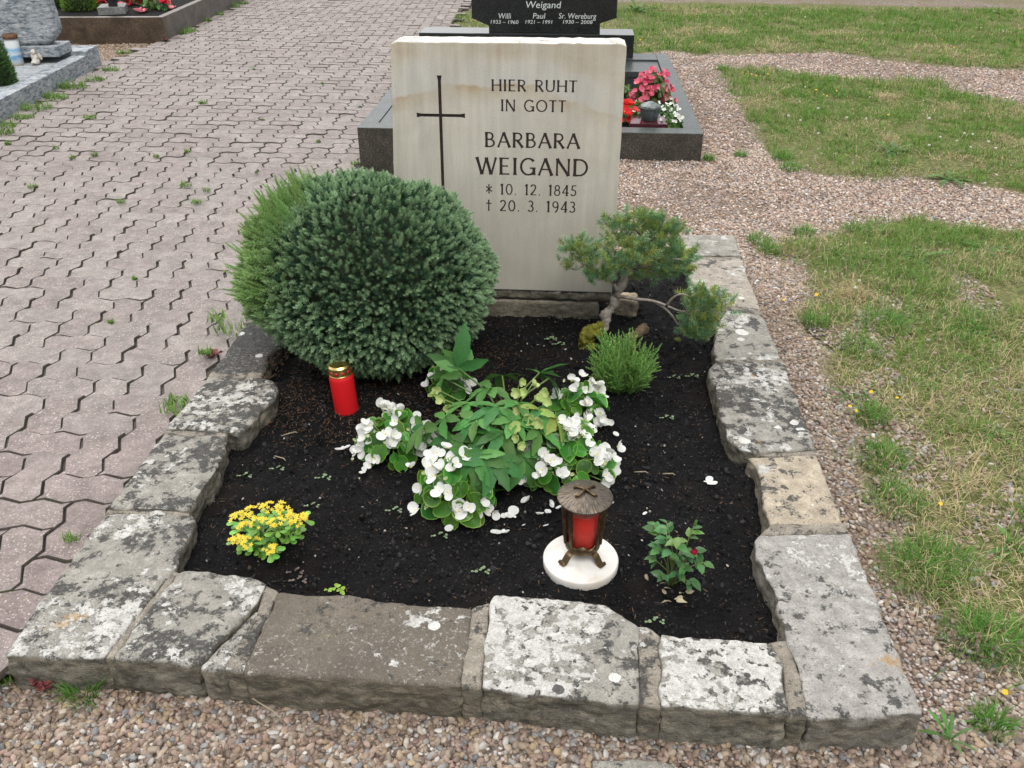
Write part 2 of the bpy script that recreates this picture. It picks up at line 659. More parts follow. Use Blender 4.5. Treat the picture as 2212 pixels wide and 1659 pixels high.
# ================================================================ SETTING
def ground_mat():
    m = M_('gravel_ground', 0.95, 0.1)
    v = m.coord('World')
    vo = m.node('ShaderNodeTexVoronoi')
    m.set(vo, 'Vector', v)
    vo.inputs['Scale'].default_value = 115
    sp = m.node('ShaderNodeSeparateColor')
    m.set(sp, 0, vo.outputs['Color'])
    peb = m.ramp(sp.outputs[0], [(0.0, (0.15, 0.11, 0.085)), (0.25, (0.26, 0.19, 0.15)), (0.5, (0.33, 0.25, 0.21)), (0.75, (0.40, 0.34, 0.30)), (1.0, (0.55, 0.52, 0.49))])
    gap = m.ramp(vo.outputs['Distance'], [(0.35, 1), (0.62, 0.25)])
    peb = m.mix(1.0, peb, gap, 'MULTIPLY')
    dirt = m.ramp(m.noise(v, 60, 5, 0.65), [(0.3, (0.125, 0.088, 0.062)), (0.7, (0.22, 0.165, 0.125))])
    dm = m.ramp(m.noise(v, 2.6, 5, 0.6), [(0.46, 0), (0.62, 0.85)])
    c = m.mix(dm, peb, dirt)
    lawn = m.attr('lawn', out='Fac')
    turf = m.ramp(m.noise(v, 45, 4, 0.7), [(0.3, (0.06, 0.06, 0.025)), (0.5, (0.11, 0.12, 0.045)), (0.7, (0.24, 0.20, 0.11))])
    c = m.mix(lawn, c, turf)
    m.base(c)
    m.bump(m.math('ADD', m.math('MULTIPLY', vo.outputs['Distance'], -0.8), m.noise(v, 120, 3)), 0.6, 0.006)
    return m.m


def soil_mat():
    m = M_('dark_soil', 0.95, 0.12)
    v = m.coord('World')
    c = m.ramp(m.noise(v, 190, 5, 0.75), [(0.32, (0.0028, 0.0028, 0.003)), (0.55, (0.0095, 0.0092, 0.0098)), (0.72, (0.026, 0.0245, 0.0255))])
    c = m.mix(0.6, c, m.ramp(m.noise(v, 6, 4), [(0.3, 0.6), (0.7, 1.5)]), 'MULTIPLY')
    c = m.mix(m.ramp(m.noise(v, 4.5, 6, 0.65), [(0.5, 0), (0.7, 0.6)]), c, (0.022, 0.016, 0.012))
    fl = m.node('ShaderNodeTexVoronoi')
    m.set(fl, 'Vector', v)
    fl.inputs['Scale'].default_value = 150
    sp = m.node('ShaderNodeSeparateColor')
    m.set(sp, 0, fl.outputs['Color'])
    k = m.math('MULTIPLY', m.math('LESS_THAN', fl.outputs['Distance'], 0.28), m.math('GREATER_THAN', sp.outputs[0], 0.90))
    c = m.mix(k, c, m.ramp(sp.outputs[1], [(0, (0.06, 0.045, 0.035)), (1, (0.13, 0.11, 0.10))]))
    m.base(c)
    m.bump(m.noise(v, 150, 6, 0.75), 0.9, 0.012)
    return m.m


# lawn outlines, surveyed
LAWN1 = [G(*p) for p in [(1000, 2), (962, 74), (1000, 90), (1370, 118), (1440, 108), (1500, 116), (1650, 118), (1790, 113), (1880, 125), (2010, 140), (2212, 150), (2500, 165), (2500, 30), (2212, 20), (1900, 11), (1740, 7), (1500, 5), (1335, 2)]]
LAWN2 = [G(*p) for p in [(1555, 148), (1647, 144), (1727, 160), (1827, 172), (1927, 172), (2027, 172), (2067, 200), (2127, 212), (2212, 232), (2500, 260), (2600, 440), (2230, 416), (2167, 412), (2067, 400), (1987, 384), (1907, 388), (1827, 384), (1767, 372), (1719, 360), (1675, 340), (1659, 312), (1631, 272), (1603, 224), (1567, 176)]]
LAWN3 = [G(*p) for p in [(1650, 528), (1740, 512), (1815, 508), (1887, 480), (1927, 492), (2007, 476), (2087, 496), (2212, 500), (2600, 520), (2900, 1500), (2350, 1560), (2200, 1455), (2100, 1400), (2050, 1330), (1985, 1290), (1950, 1200), (1925, 1120), (1893, 1045), (1885, 960), (1850, 890), (1800, 830), (1775, 760), (1735, 720), (1725, 660), (1745, 590), (1700, 555)]]
TUFTS = [(1640, 522, .05), (1735, 505, .05), (1690, 345, .06), (1705, 365, .06), (1560, 150, .05), (1760, 700, .05), (1880, 910, .05), (1600, 335, .03), (1530, 345, .03), (1850, 500, .07), (1440, 95, .06), (2035, 1225, .09), (1975, 1240, .09), (2110, 1385, .08), (1930, 1090, .08), (2140, 1570, .03), (1905, 1000, .07), (1660, 545, .04), (180, 1500, .03), (2160, 1400, .08), (1860, 760, .08), (1905, 700, .09), (2080, 700, .10)]
TUFTW = [(G(a, b), r) for a, b, r in TUFTS]


def lawn_density(X, Y):
    wx = X + 0.05 * vnoise(X, Y, 5, 3) + 0.03 * vnoise(X, Y, 14, 4)
    wy = Y + 0.06 * vnoise(X, Y, 5, 5) + 0.03 * vnoise(X, Y, 14, 6)
    d = np.zeros(X.shape)
    for P in (LAWN1, LAWN2, LAWN3):
        d[inside(P, wx, wy)] = 1
    return d


KX0, KX1, KY0 = -1.17, 0.733, 1.225            # the grave border, outside faces
GRANITE = (-1.312, 0.768, 5.302, 7.84)         # the grave behind: x0, x1, y0, y1
PZF = -.086            # the paved path lies a little lower beyond the grave
PATH_L = [G(*p, PZF) for p in [(-700, 640), (0, 262), (217, 137), (330, 98), (360, 87), (532, 0)]]


def path_right(Y):
    return np.interp(Y, [0, 3.3, 3.5, 5.2, 7.8, 8.2, 11, 20], [-1.165, -1.165, -1.17, -1.235, -1.32, -1.36, -1.45, -1.5])


def path_left(Y):
    ys = [p.y for p in PATH_L]
    xs = [p.x for p in PATH_L]
    return np.interp(Y, ys, xs)


def sstep(t):
    t = np.clip(t, 0, 1)
    return t * t * (3 - 2 * t)


def fall(X, Y):
    """the ground drops a little towards the far part of the path"""
    return -.12 * sstep((-.6 - X) / .55) * np.clip((Y - 2.0) / 3.3, 0, 1)


def path_z(Y):
    return PATH - .04 * np.clip(np.asarray(Y, float) - 1.9, 0, 3.4)


def on_path(X, Y):
    return (X < path_right(Y)) & (X > path_left(Y)) & (Y > 1.245)


# ---- ground sheet
xs = np.concatenate([[-90, -40, -20, -10, -6], np.arange(-3.4, 5.2, 0.035), [7, 10, 20, 40, 90]])
ys = np.concatenate([[-20, -5, -1, 0.4], np.arange(0.8, 6.5, 0.035), np.arange(6.5, 12.5, 0.08), [14, 18, 25, 40, 80, 150]])
XX, YY = np.meshgrid(xs, ys)
ld = lawn_density(XX, YY)
ld = np.where((YY > 12.5) | (XX > 5.2), 0.9, ld)
k5 = ld.copy()
for _ in range(2):
    k5[1:-1, 1:-1] = (k5[1:-1, 1:-1] * 2 + k5[:-2, 1:-1] + k5[2:, 1:-1] + k5[1:-1, :-2] + k5[1:-1, 2:]) / 6
ZZ = 0.006 * vnoise(XX, YY, 3, 1) + 0.004 * vnoise(XX, YY, 9, 2) + 0.012 * k5 - 0.006 + fall(XX, YY)
ZZ = np.where((np.abs(XX) > 6) | (YY > 13), -0.006 + fall(XX, YY), ZZ)
nx, ny = len(xs), len(ys)
V = np.stack([XX, YY, ZZ], -1).reshape(-1, 3)
ii = (np.arange(ny - 1)[:, None] * nx + np.arange(nx - 1)[None, :]).ravel()
Q = np.stack([ii, ii + 1, ii + nx + 1, ii + nx], 1)
me = mkt('ground', V, Q)
a = me.attributes.new('lawn', 'FLOAT', 'POINT')
a.data.foreach_set('value', k5.ravel().astype(np.float32))
ground = obj('ground', me, ground_mat())
tag(ground, kind='structure')


def ground_z(X, Y):
    return 0.006 * vnoise(X, Y, 3, 1) + 0.004 * vnoise(X, Y, 9, 2) + 0.012 * lawn_density(X, Y) - 0.006 + fall(X, Y)


# ---- planting soil inside the border
xs = np.arange(KX0 + 0.1, KX1 - 0.1, 0.012)
ys = np.arange(KY0 + 0.1, 3.75, 0.012)
XX, YY = np.meshgrid(xs, ys)


def soil_z(X, Y):
    return SOIL + 0.008 * vnoise(X, Y, 4, 11) + 0.005 * vnoise(X, Y, 13, 12) - 0.004


ZZ = soil_z(XX, YY) + 0.006 * vnoise(XX, YY, 26, 13) + 0.0045 * vnoise(XX, YY, 60, 14)
nx, ny = len(xs), len(ys)
ii = (np.arange(ny - 1)[:, None] * nx + np.arange(nx - 1)[None, :]).ravel()
SOILM = soil_mat()
soil = obj('soil', mkt('soil', np.stack([XX, YY, ZZ], -1).reshape(-1, 3), np.stack([ii, ii + 1, ii + nx + 1, ii + nx], 1)), SOILM)
tag(soil, kind='structure')

# ---- scatter by geometry nodes (only for gravel and soil crumbs, which nobody could count)


def scatter(name, protos, P, rot, scl, col, pid, mat, parent=None):
    me = bpy.data.meshes.new(name)
    n = len(P)
    me.vertices.add(n)
    me.vertices.foreach_set('co', np.asarray(P, np.float32).ravel())
    for nm, typ, key, arr in (('rot', 'FLOAT_VECTOR', 'vector', rot), ('scl', 'FLOAT_VECTOR', 'vector', scl)):
        a = me.attributes.new(nm, typ, 'POINT')
        a.data.foreach_set(key, np.asarray(arr, np.float32).ravel())
    a = me.attributes.new('col', 'FLOAT_COLOR', 'POINT')
    c = np.ones((n, 4), np.float32)
    c[:, :3] = col
    a.data.foreach_set('color', c.ravel())
    a = me.attributes.new('pid', 'INT', 'POINT')
    a.data.foreach_set('value', np.asarray(pid, np.int32))
    me.update()
    pc = bpy.data.collections.new(name + '_kinds')
    for i, pm in enumerate(protos):
        if not pm.materials:
            pm.materials.append(mat)
        po = bpy.data.objects.new(name + '_kind', pm)
        pc.objects.link(po)
    ng = bpy.data.node_groups.new(name + '_nodes', 'GeometryNodeTree')
    ng.interface.new_socket('Geometry', in_out='INPUT', socket_type='NodeSocketGeometry')
    ng.interface.new_socket('Geometry', in_out='OUTPUT', socket_type='NodeSocketGeometry')
    gi = ng.nodes.new('NodeGroupInput')
    go = ng.nodes.new('NodeGroupOutput')
    ip = ng.nodes.new('GeometryNodeInstanceOnPoints')
    ci = ng.nodes.new('GeometryNodeCollectionInfo')
    ci.inputs['Collection'].default_value = pc
    ci.inputs['Separate Children'].default_value = True
    ci.inputs['Reset Children'].default_value = True
    ng.links.new(gi.outputs[0], ip.inputs['Points'])
    ng.links.new(ci.outputs[0], ip.inputs['Instance'])
    ip.inputs['Pick Instance'].default_value = True
    for nm, typ, sock in (('pid', 'INT', 'Instance Index'), ('rot', 'FLOAT_VECTOR', 'Rotation'), ('scl', 'FLOAT_VECTOR', 'Scale')):
        na = ng.nodes.new('GeometryNodeInputNamedAttribute')
        na.data_type = typ
        na.inputs['Name'].default_value = nm
        ng.links.new(na.outputs['Attribute'], ip.inputs[sock])
    ng.links.new(ip.outputs[0], go.inputs[0])
    o = obj(name, me, None, parent)
    md = o.modifiers.new('scatter', 'NODES')
    md.node_group = ng
    return tag(o, kind='stuff')


def lump(seed, sub=2, amp=0.25, flat=0.7):
    bm = bmesh.new()
    bmesh.ops.create_icosphere(bm, subdivisions=sub, radius=1.0)
    for v_ in bm.verts:
        n_ = noise.noise(v_.co * 1.1 + Vector((seed * 3.3, seed, 0))) * amp + noise.noise(v_.co * 2.5 + Vector((seed, 0, 7))) * amp * 0.4
        v_.co *= 1 + n_
        v_.co.z *= flat
        v_.co.x *= 1.15
    me = bpy.data.meshes.new('pebble')
    bm.to_mesh(me)
    bm.free()
    me.polygons.foreach_set('use_smooth', [True] * len(me.polygons))
    return me


def in_view(X, Y, Z=0.0, mx=60):
    x, y, z = proj(np.stack([X, Y, np.full_like(X, Z)], -1))
    return (x > -mx) & (x < 2212 + mx) & (y > -mx) & (y < 1659 + mx) & (z > 0)


def pebble_mat():
    m = M_('pebble', 0.62, 0.35)
    c = m.attr('col', 'INSTANCER')
    v = m.coord('Object')
    c = m.mix(0.6, c, m.ramp(m.noise(v, 2.5, 4, 0.6), [(0.3, 0.72), (0.7, 1.25)]), 'MULTIPLY')
    m.base(c)
    return m.m


PEB = np.array([(0.30, 0.20, 0.13), (0.40, 0.29, 0.20), (0.36, 0.25, 0.185), (0.46, 0.36, 0.27), (0.50, 0.42, 0.34), (0.27, 0.185, 0.14), (0.40, 0.27, 0.215),
                (0.30, 0.295, 0.29), (0.24, 0.24, 0.25), (0.52, 0.49, 0.46), (0.20, 0.15, 0.115), (0.36, 0.22, 0.17), (0.44, 0.31, 0.17), (0.60, 0.57, 0.53)])
PEB = PEB * .78 + PEB.mean(1, keepdims=True) * .22
PEBW = np.array([10, 13, 12, 10, 8, 8, 9, 6, 5, 5, 6, 5, 5, 3], float)
PEBW /= PEBW.sum()


def gravel(name, x0, x1, y0, y1, dens, smin, smax, keep, tint=(.93, .92, .89)):
    n = int((x1 - x0) * (y1 - y0) * dens)
    X = rng.uniform(x0, x1, n)
    Y = rng.uniform(y0, y1, n)
    k = in_view(X, Y) & keep(X, Y)
    X, Y = X[k], Y[k]
    n = len(X)
    s = smin + (smax - smin) * rng.beta(1.6, 2.6, n)
    Z = ground_z(X, Y) + s * rng.uniform(-0.15, 0.6, n)
    sc = s[:, None] * np.stack([rng.uniform(.85, 1.25, n), rng.uniform(.7, 1.0, n), rng.uniform(.65, .95, n)], 1)
    rot = np.stack([rng.normal(0, .45, n), rng.normal(0, .45, n), rng.uniform(0, 6.28, n)], 1)
    col = PEB[rng.choice(len(PEB), n, p=PEBW)] * rng.uniform(.6, 1.15, (n, 1)) * np.array(tint) * .86
    return scatter(name, PEBK, np.stack([X, Y, Z], 1), rot, sc, col, rng.integers(0, len(PEBK), n), PEBM)


def thin0(X, Y):
    return np.clip(.95 - 1.15 * np.clip(vnoise(X, Y, 2.6, 41) + .6 * vnoise(X, Y, 8, 42) - .03, 0, 1), .04, 1)


PEBM = pebble_mat()
PEBK = [lump(s_, 2, .35, .75) for s_ in range(10)]


def not_things(X, Y):
    k = ~((X > KX0 + .02) & (X < KX1 - .02) & (Y > KY0 + .02) & (Y < 3.78) & ~((X < 0.30) & (Y > 3.4)))
    k &= ~((X > GRANITE[0]) & (X < GRANITE[1]) & (Y > GRANITE[2]) & (Y < GRANITE[3]))
    return k


def dirt_keep(X, Y, lo):
    nz = vnoise(X, Y, 2.2, 21) + 0.5 * vnoise(X, Y, 7, 22)
    p = np.clip(0.75 - 0.9 * nz, lo, 1)
    return rng.random(X.shape) < p


gravel('gravel', -1.6, 1.5, 0.85, 1.27, 13000, .0048, .0105, lambda X, Y: not_things(X, Y) & ~on_path(X, Y) & (lawn_density(X, Y) < .5))
gravel('gravel', 0.70, 1.75, 1.24, 3.9, 12500, .0044, .0092, lambda X, Y: not_things(X, Y) & dirt_keep(X, Y, .25) & (rng.random(X.shape) > lawn_density(X, Y) * np.where(thin0(X, Y) > .55, .93, .35)))
gravel('gravel', -1.3, 3.6, 3.4, 5.6, 8500, .0048, .0092, lambda X, Y: not_things(X, Y) & ~on_path(X, Y) & dirt_keep(X, Y, .3) & (rng.random(X.shape) > lawn_density(X, Y) * .97), (1.27, 1.23, 1.22))
gravel('gravel', 0.6, 6, 5.3, 11.5, 3600, .006, .011, lambda X, Y: not_things(X, Y) & dirt_keep(X, Y, .4) & (lawn_density(X, Y) < .5), (1.3, 1.25, 1.24))
gravel('gravel', -7, -3.0, 6.0, 10.5, 2600, .006, .011, lambda X, Y: (X < path_left(Y)), (1.05, .98, .85))

# ---- soil crumbs, needles and grit
CRK = [lump(s_ + 40, 1, .8, .8) for s_ in range(5)]
for m_ in CRK:
    m_.polygons.foreach_set('use_smooth', [False] * len(m_.polygons))


def crumb_mat():
    m = M_('soil_crumb', 0.95, 0.12)
    m.base(m.attr('col', 'INSTANCER'))
    return m.m


CRM = crumb_mat()
n = 26000
X = rng.uniform(KX0 + .12, KX1 - .1, n)
Y = rng.uniform(KY0 + .1, 3.6, n)
s = .0012 + .0045 * rng.beta(1.2, 4, n)
col = np.array((.0115, .011, .0118)) * rng.uniform(.3, 3.0, (n, 1))
g = rng.random(n)
lt = g < .012
col[lt] = np.array((.42, .38, .33)) * rng.uniform(.5, 1.3, (lt.sum(), 1))
bt = (g > .012) & (g < .05)
col[bt] = np.array((.07, .05, .035)) * rng.uniform(.6, 1.6, (bt.sum(), 1))
s = np.where(lt, rng.uniform(.0016, .0036, n), s)
s = np.where((g > .05) & (g < .10), rng.uniform(.004, .0075, n), s)
scatter('soil_crumbs', CRK, np.stack([X, Y, soil_z(X, Y) + .002 + s * .3], 1), rng.uniform(0, 6.28, (n, 3)), s[:, None] * rng.uniform(.7, 1.3, (n, 3)), col, rng.integers(0, 5, n), CRM)

# ---- blades: grass and fallen needles


def blades(P, L, W, tilt, az, col, bend=0.5, tipcol=None):
    n = len(P)
    d = np.stack([np.cos(az), np.sin(az), np.zeros(n)], 1)
    sd = np.stack([-np.sin(az), np.cos(az), np.zeros(n)], 1)
    t1 = tilt * (1 - bend * .6)
    t2 = np.minimum(tilt * (1 + bend * .8), 1.75)
    up = np.array([0, 0, 1.0])
    d1 = d * np.sin(t1)[:, None] + up * np.cos(t1)[:, None]
    d2 = d * np.sin(t2)[:, None] + up * np.cos(t2)[:, None]
    mid = P + d1 * (L * .55)[:, None]
    tip = mid + d2 * (L * .5)[:, None]
    w2 = (W * .5)[:, None] * sd
    V = np.stack([P - w2, P + w2, mid - w2 * .8, mid + w2 * .8, tip], 1).reshape(-1, 3)
    b = np.arange(n)[:, None] * 5
    T = np.concatenate([b + [0, 1, 3], b + [0, 3, 2], b + [2, 3, 4]], 1).reshape(-1, 3)
    c2 = col if tipcol is None else tipcol
    C = np.stack([col * .85, col * .85, col, col, c2], 1).reshape(-1, 3)
    return V, T, C


def thin(X, Y):
    return np.clip(.95 - 1.15 * np.clip(vnoise(X, Y, 2.6, 41) + .6 * vnoise(X, Y, 8, 42) - .15 + .12 * (Y < 4.2), 0, 1), .04, 1)


def grass_cols(n, X, Y, dry):
    g = np.array((.135, .255, .045)) * (1 + .45 * rng.normal(0, 1, (n, 1)) * .5)
    g[:, 0] *= rng.uniform(.7, 1.5, n)
    t = np.array((.50, .41, .235)) * rng.uniform(.65, 1.2, (n, 1))
    nz = np.clip(dry + .55 * vnoise(X, Y, 2.4, 31) + .4 * vnoise(X, Y, 7, 32), .05, .93)
    k = rng.random(n) < nz
    g[k] = t[k]
    return np.clip(g, .01, .8)


GRASSM = leaf_mat('grass', .6, .25, .3, var=.0)
Vs, Ts, Cs = [], [], []
off = 0
for (x0, x1, y0, y1, dens, L0, L1, W0, dry) in ((.8, 2.6, 1.0, 4.2, 15000, .025, .078, .0023, .40), (.9, 4.6, 4.2, 7.2, 9500, .025, .06, .003, .20), (-2, 6.5, 7.0, 11.8, 5200, .03, .075, .0042, .22)):
    n = int((x1 - x0) * (y1 - y0) * dens)
    X = rng.uniform(x0, x1, n)
    Y = rng.uniform(y0, y1, n)
    # gather part of the blades into tufts
    nc = max(1, n // 45)
    cx, cy = rng.uniform(x0, x1, nc), rng.uniform(y0, y1, nc)
    kk = rng.random(n) < .55
    ci_ = rng.integers(0, nc, n)
    X = np.where(kk, cx[ci_] + rng.normal(0, .016, n), X)
    Y = np.where(kk, cy[ci_] + rng.normal(0, .016, n), Y)
    k = in_view(X, Y) & (rng.random(n) < lawn_density(X + rng.normal(0, .05, n), Y + rng.normal(0, .06, n)) * thin(X, Y)) & not_things(X, Y) & (Y < y1)
    X, Y = X[k], Y[k]
    n = len(X)
    P = np.stack([X, Y, ground_z(X, Y) - .003], 1)
    col = grass_cols(n, X, Y, dry)
    isd = col[:, 0] > col[:, 1]
    tl = np.clip(np.where(isd, rng.normal(1.25, .25, n), rng.normal(.85, .36, n)), .1, 1.55)
    V, T, C = blades(P, rng.uniform(L0, L1, n) * (1 + .25 * vnoise(X, Y, 4, 8)), W0 * rng.uniform(.6, 1.3, n), tl, rng.uniform(0, 6.28, n), col, .5)
    Vs.append(V)
    Ts.append(T + off)
    Cs.append(C)
    off += len(V)
for c, r in TUFTW:
    n = int(130 + 1500 * r)
    a = rng.uniform(0, 6.28, n)
    q = r * np.sqrt(rng.random(n))
    X, Y = c.x + q * np.cos(a), c.y + q * np.sin(a)
    k = not_things(X, Y)
    X, Y, a = X[k], Y[k], a[k]
    n = len(X)
    P = np.stack([X, Y, ground_z(X, Y) - .003], 1)
    col = np.array((.115, .25, .04)) * rng.uniform(.6, 1.4, (n, 1))
    V, T, C = blades(P, rng.uniform(.03, .075, n), .0023 * rng.uniform(.6, 1.3, n), np.clip(rng.normal(.7, .3, n), .1, 1.4), a + rng.normal(0, .7, n), col, .6)
    Vs.append(V)
    Ts.append(T + off)
    Cs.append(C)
    off += len(V)
grass = obj('grass', mkt('grass', np.concatenate(Vs), np.concatenate(Ts), np.concatenate(Cs), smooth=False), GRASSM)
tag(grass, kind='stuff')

# fallen brown needles under the spruce and straw on the soil
n = 2600
a = rng.uniform(0, 6.28, n)
q = .44 * np.sqrt(rng.random(n)) + rng.normal(0, .05, n)
X, Y = -.62 + q * np.cos(a) * 1.05, 2.52 + q * np.sin(a) * .95
k = (X > KX0 + .05)
X, Y = X[k], Y[k]
X = np.concatenate([X, rng.uniform(KX0 + .2, KX1 - .2, 420)])
Y = np.concatenate([Y, rng.uniform(KY0 + .2, 3.0, 420)])
n = len(X)
Z = np.where((X < -.93), KERB + .004, soil_z(X, Y) + .006)
P = np.stack([X, Y, Z], 1)
V, T, C = blades(P, rng.uniform(.008, .016, n), np.full(n, .0013), rng.normal(1.45, .12, n), rng.uniform(0, 6.28, n), np.array((.26, .15, .075)) * rng.uniform(.5, 1.3, (n, 1)), .1)
tag(obj('fallen_needles', mkt('fallen_needles', V, T, C, smooth=False), GRASSM), kind='stuff')

# ---- paved path: bed, pavers, weeds in the joints
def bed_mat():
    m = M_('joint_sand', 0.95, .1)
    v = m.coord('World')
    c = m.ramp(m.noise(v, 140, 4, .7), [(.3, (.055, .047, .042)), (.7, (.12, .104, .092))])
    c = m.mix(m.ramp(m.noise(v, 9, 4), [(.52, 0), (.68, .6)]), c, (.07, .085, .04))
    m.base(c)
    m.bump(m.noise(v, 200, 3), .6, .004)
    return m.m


Yb = np.array([1.235, 1.5, 2, 2.5, 3, 3.3, 3.5, 3.75, 4, 4.25, 4.5, 4.75, 5.2, 6, 7, 7.8, 8.2, 9, 10, 11, 14, 20])
bedv = [(x - (.05 if y > 3.3 else 0), y, float(path_z(y)) - .0105) for x, y in zip(path_right(Yb) + .02, Yb)]
bedl = [(float(path_left(np.array(y))) if y < 11 else -3.0, y, float(path_z(y)) - .0105) for y in Yb]
n = len(Yb)
bf = [(n + i, i, i + 1, n + i + 1) for i in range(n - 1)]
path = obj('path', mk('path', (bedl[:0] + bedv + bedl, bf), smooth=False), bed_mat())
# faces must look up
tag(path, kind='structure')

U = 0.1150
GA = radians(2.4)
P0 = G(880 * .2334, 497.7 + 845 * .2334, float(path_z(2.85)))


def wavy(x0, x1, y0, y1):
    pts = []
    st = .25
    for x in np.arange(x0, x1, st):
        pts.append((x, y0))
    for y in np.arange(y0, y1, st):
        pts.append((x1, y))
    for x in np.arange(x1, x0, -st):
        pts.append((x, y1))
    for y in np.arange(y1, y0, -st):
        pts.append((x0, y))
    return [(x + .105 * sin(2 * pi * y), y + .080 * sin(2 * pi * x)) for x, y in pts]


def inset(pts, d):
    n = len(pts)
    out = []
    for i in range(n):
        p, a, b = Vector(pts[i]), Vector(pts[i - 1]), Vector(pts[(i + 1) % n])
        e1, e2 = (p - a).normalized(), (b - p).normalized()
        n1, n2 = Vector((-e1.y, e1.x)), Vector((-e2.y, e2.x))
        m = (n1 + n2).normalized()
        out.append(p + m * (d / max(.5, m.dot(n1))))
    return out


def paver_mesh(x0, x1, y0, y1):
    o = wavy(x0, x1, y0, y1)
    a = inset(o, .025)
    b = inset(o, .041)
    c = Vector(((x0 + x1) / 2, (y0 + y1) / 2))
    n = len(a)
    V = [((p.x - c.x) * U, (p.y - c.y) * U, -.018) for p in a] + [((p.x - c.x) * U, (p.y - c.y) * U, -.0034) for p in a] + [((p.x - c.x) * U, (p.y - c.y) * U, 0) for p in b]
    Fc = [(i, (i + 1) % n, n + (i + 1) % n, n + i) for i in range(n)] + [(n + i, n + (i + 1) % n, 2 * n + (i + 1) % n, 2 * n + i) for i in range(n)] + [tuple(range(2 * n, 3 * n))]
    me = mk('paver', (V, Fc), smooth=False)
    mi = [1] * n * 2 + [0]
    me.polygons.foreach_set('use_smooth', [True] * len(me.polygons))
    me.set_sharp_from_angle(angle=radians(50))
    return me, c, mi


PM_H, cH, miH = paver_mesh(0, 2, -1, 0)
PM_V, cV, miV = paver_mesh(0, 1, 0, 2)
pmat = paver_mat('paving_concrete', 'object')
pmat2 = paver_mat('paving_concrete_far', 'attr')
PM_H.materials.append(pmat)
PM_V.materials.append(pmat)
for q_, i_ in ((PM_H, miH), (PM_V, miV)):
    q_.materials.append(path.data.materials[0])          # sides and chamfers take the dark joint material
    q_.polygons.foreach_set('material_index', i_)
ca, sa = cos(GA), sin(GA)
cand = []
for i in range(-40, 40):
    for j in range(-30, 90):
        mm = (i - j) % 4
        # H covers cells m = 0 and 1, row j spans y in [j-1, j]; V covers m = 3 (lower) and 2 (upper)
        if mm == 0:
            c = (i + 1.0, j - .5)
            t = 'H'
        elif mm == 3:
            c = (i + .5, j)
            t = 'V'
        else:
            continue
        x = P0.x + (c[0] * ca - c[1] * sa) * U
        y = P0.y + (c[0] * sa + c[1] * ca) * U
        if y < 1.16 or y > 13 or x > float(path_right(np.array(y))) - .02 + (.03 if y < 3.3 else .0) or x < float(path_left(np.array(y))) - .02:
            continue
        px, py, pz = proj([x, y, float(path_z(y))])
        if not (-140 < px < 2300 and -60 < py < 1750):
            continue
        cand.append((pz, x, y, t))
cand.sort()
rv, rf, rr, rm = [], [], [], []
for q, (pz, x, y, t) in enumerate(cand):
    zj = float(path_z(y)) + random.gauss(0, .0014) + .003 * noise.noise(Vector((x * 1.3, y * 1.3, 0)))
    eu = Euler((random.gauss(0, .012), random.gauss(0, .012), GA + random.gauss(0, .012)))
    x += random.gauss(0, .0012)
    y += random.gauss(0, .0012)
    me = PM_H if t == 'H' else PM_V
    if q < 300:
        o = obj('paver', me, None, path, (x, y, zj), eu)
    else:
        M = Matrix.Translation((x, y, zj)) @ eu.to_matrix().to_4x4()
        b = len(rv)
        rv += [M @ v_.co for v_ in me.vertices]
        rf += [tuple(b + k for k in p.vertices) for p in me.polygons]
        rr += [random.random()] * len(me.vertices)
        rm += miH if t == 'H' else miV
me = mk('pavers', (rv, rf), smooth=False)
a = me.attributes.new('rnd', 'FLOAT', 'POINT')
a.data.foreach_set('value', np.array(rr, np.float32))
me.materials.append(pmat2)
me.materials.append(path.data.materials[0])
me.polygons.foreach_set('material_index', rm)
tag(obj('pavers', me, None, path), kind='stuff')

# weeds in the joints and along the kerbs: small green blades in clumps
WEED = [(21, 311, .03), (121, 320, .02), (210, 334, .03), (156, 340, .02), (196, 256, .03), (439, 224, .02), (570, 259, .015), (406, 327, .02), (347, 336, .02), (401, 402, .03), (448, 411, .03), (427, 436, .025), (262, 436, .03), (66, 404, .03), (686, 308, .02), (555, 372, .01),
        (240, 152, .05), (200, 175, .06), (160, 190, .06), (120, 215, .06), (80, 235, .06), (50, 255, .05), (20, 272, .05), (0, 290, .05), (275, 115, .03), (395, 72, .07), (410, 68, .06), (440, 45, .06), (470, 32, .06), (500, 15, .06), (525, 8, .05), (345, 80, .03), (110, 210, .04),
        (470, 690, .05), (500, 710, .05), (375, 880, .05), (390, 860, .04), (440, 760, .03), (20, 1470, .05), (150, 1175, .02), (770, 355, .03), (990, 40, .05), (260, 115, .03), (700, 180, .015), (780, 230, .015), (630, 30, .015), (550, 150, .015), (900, 150, .015), (300, 600, .012), (240, 700, .012)]
Vs, Ts, Cs, off = [], [], [], 0
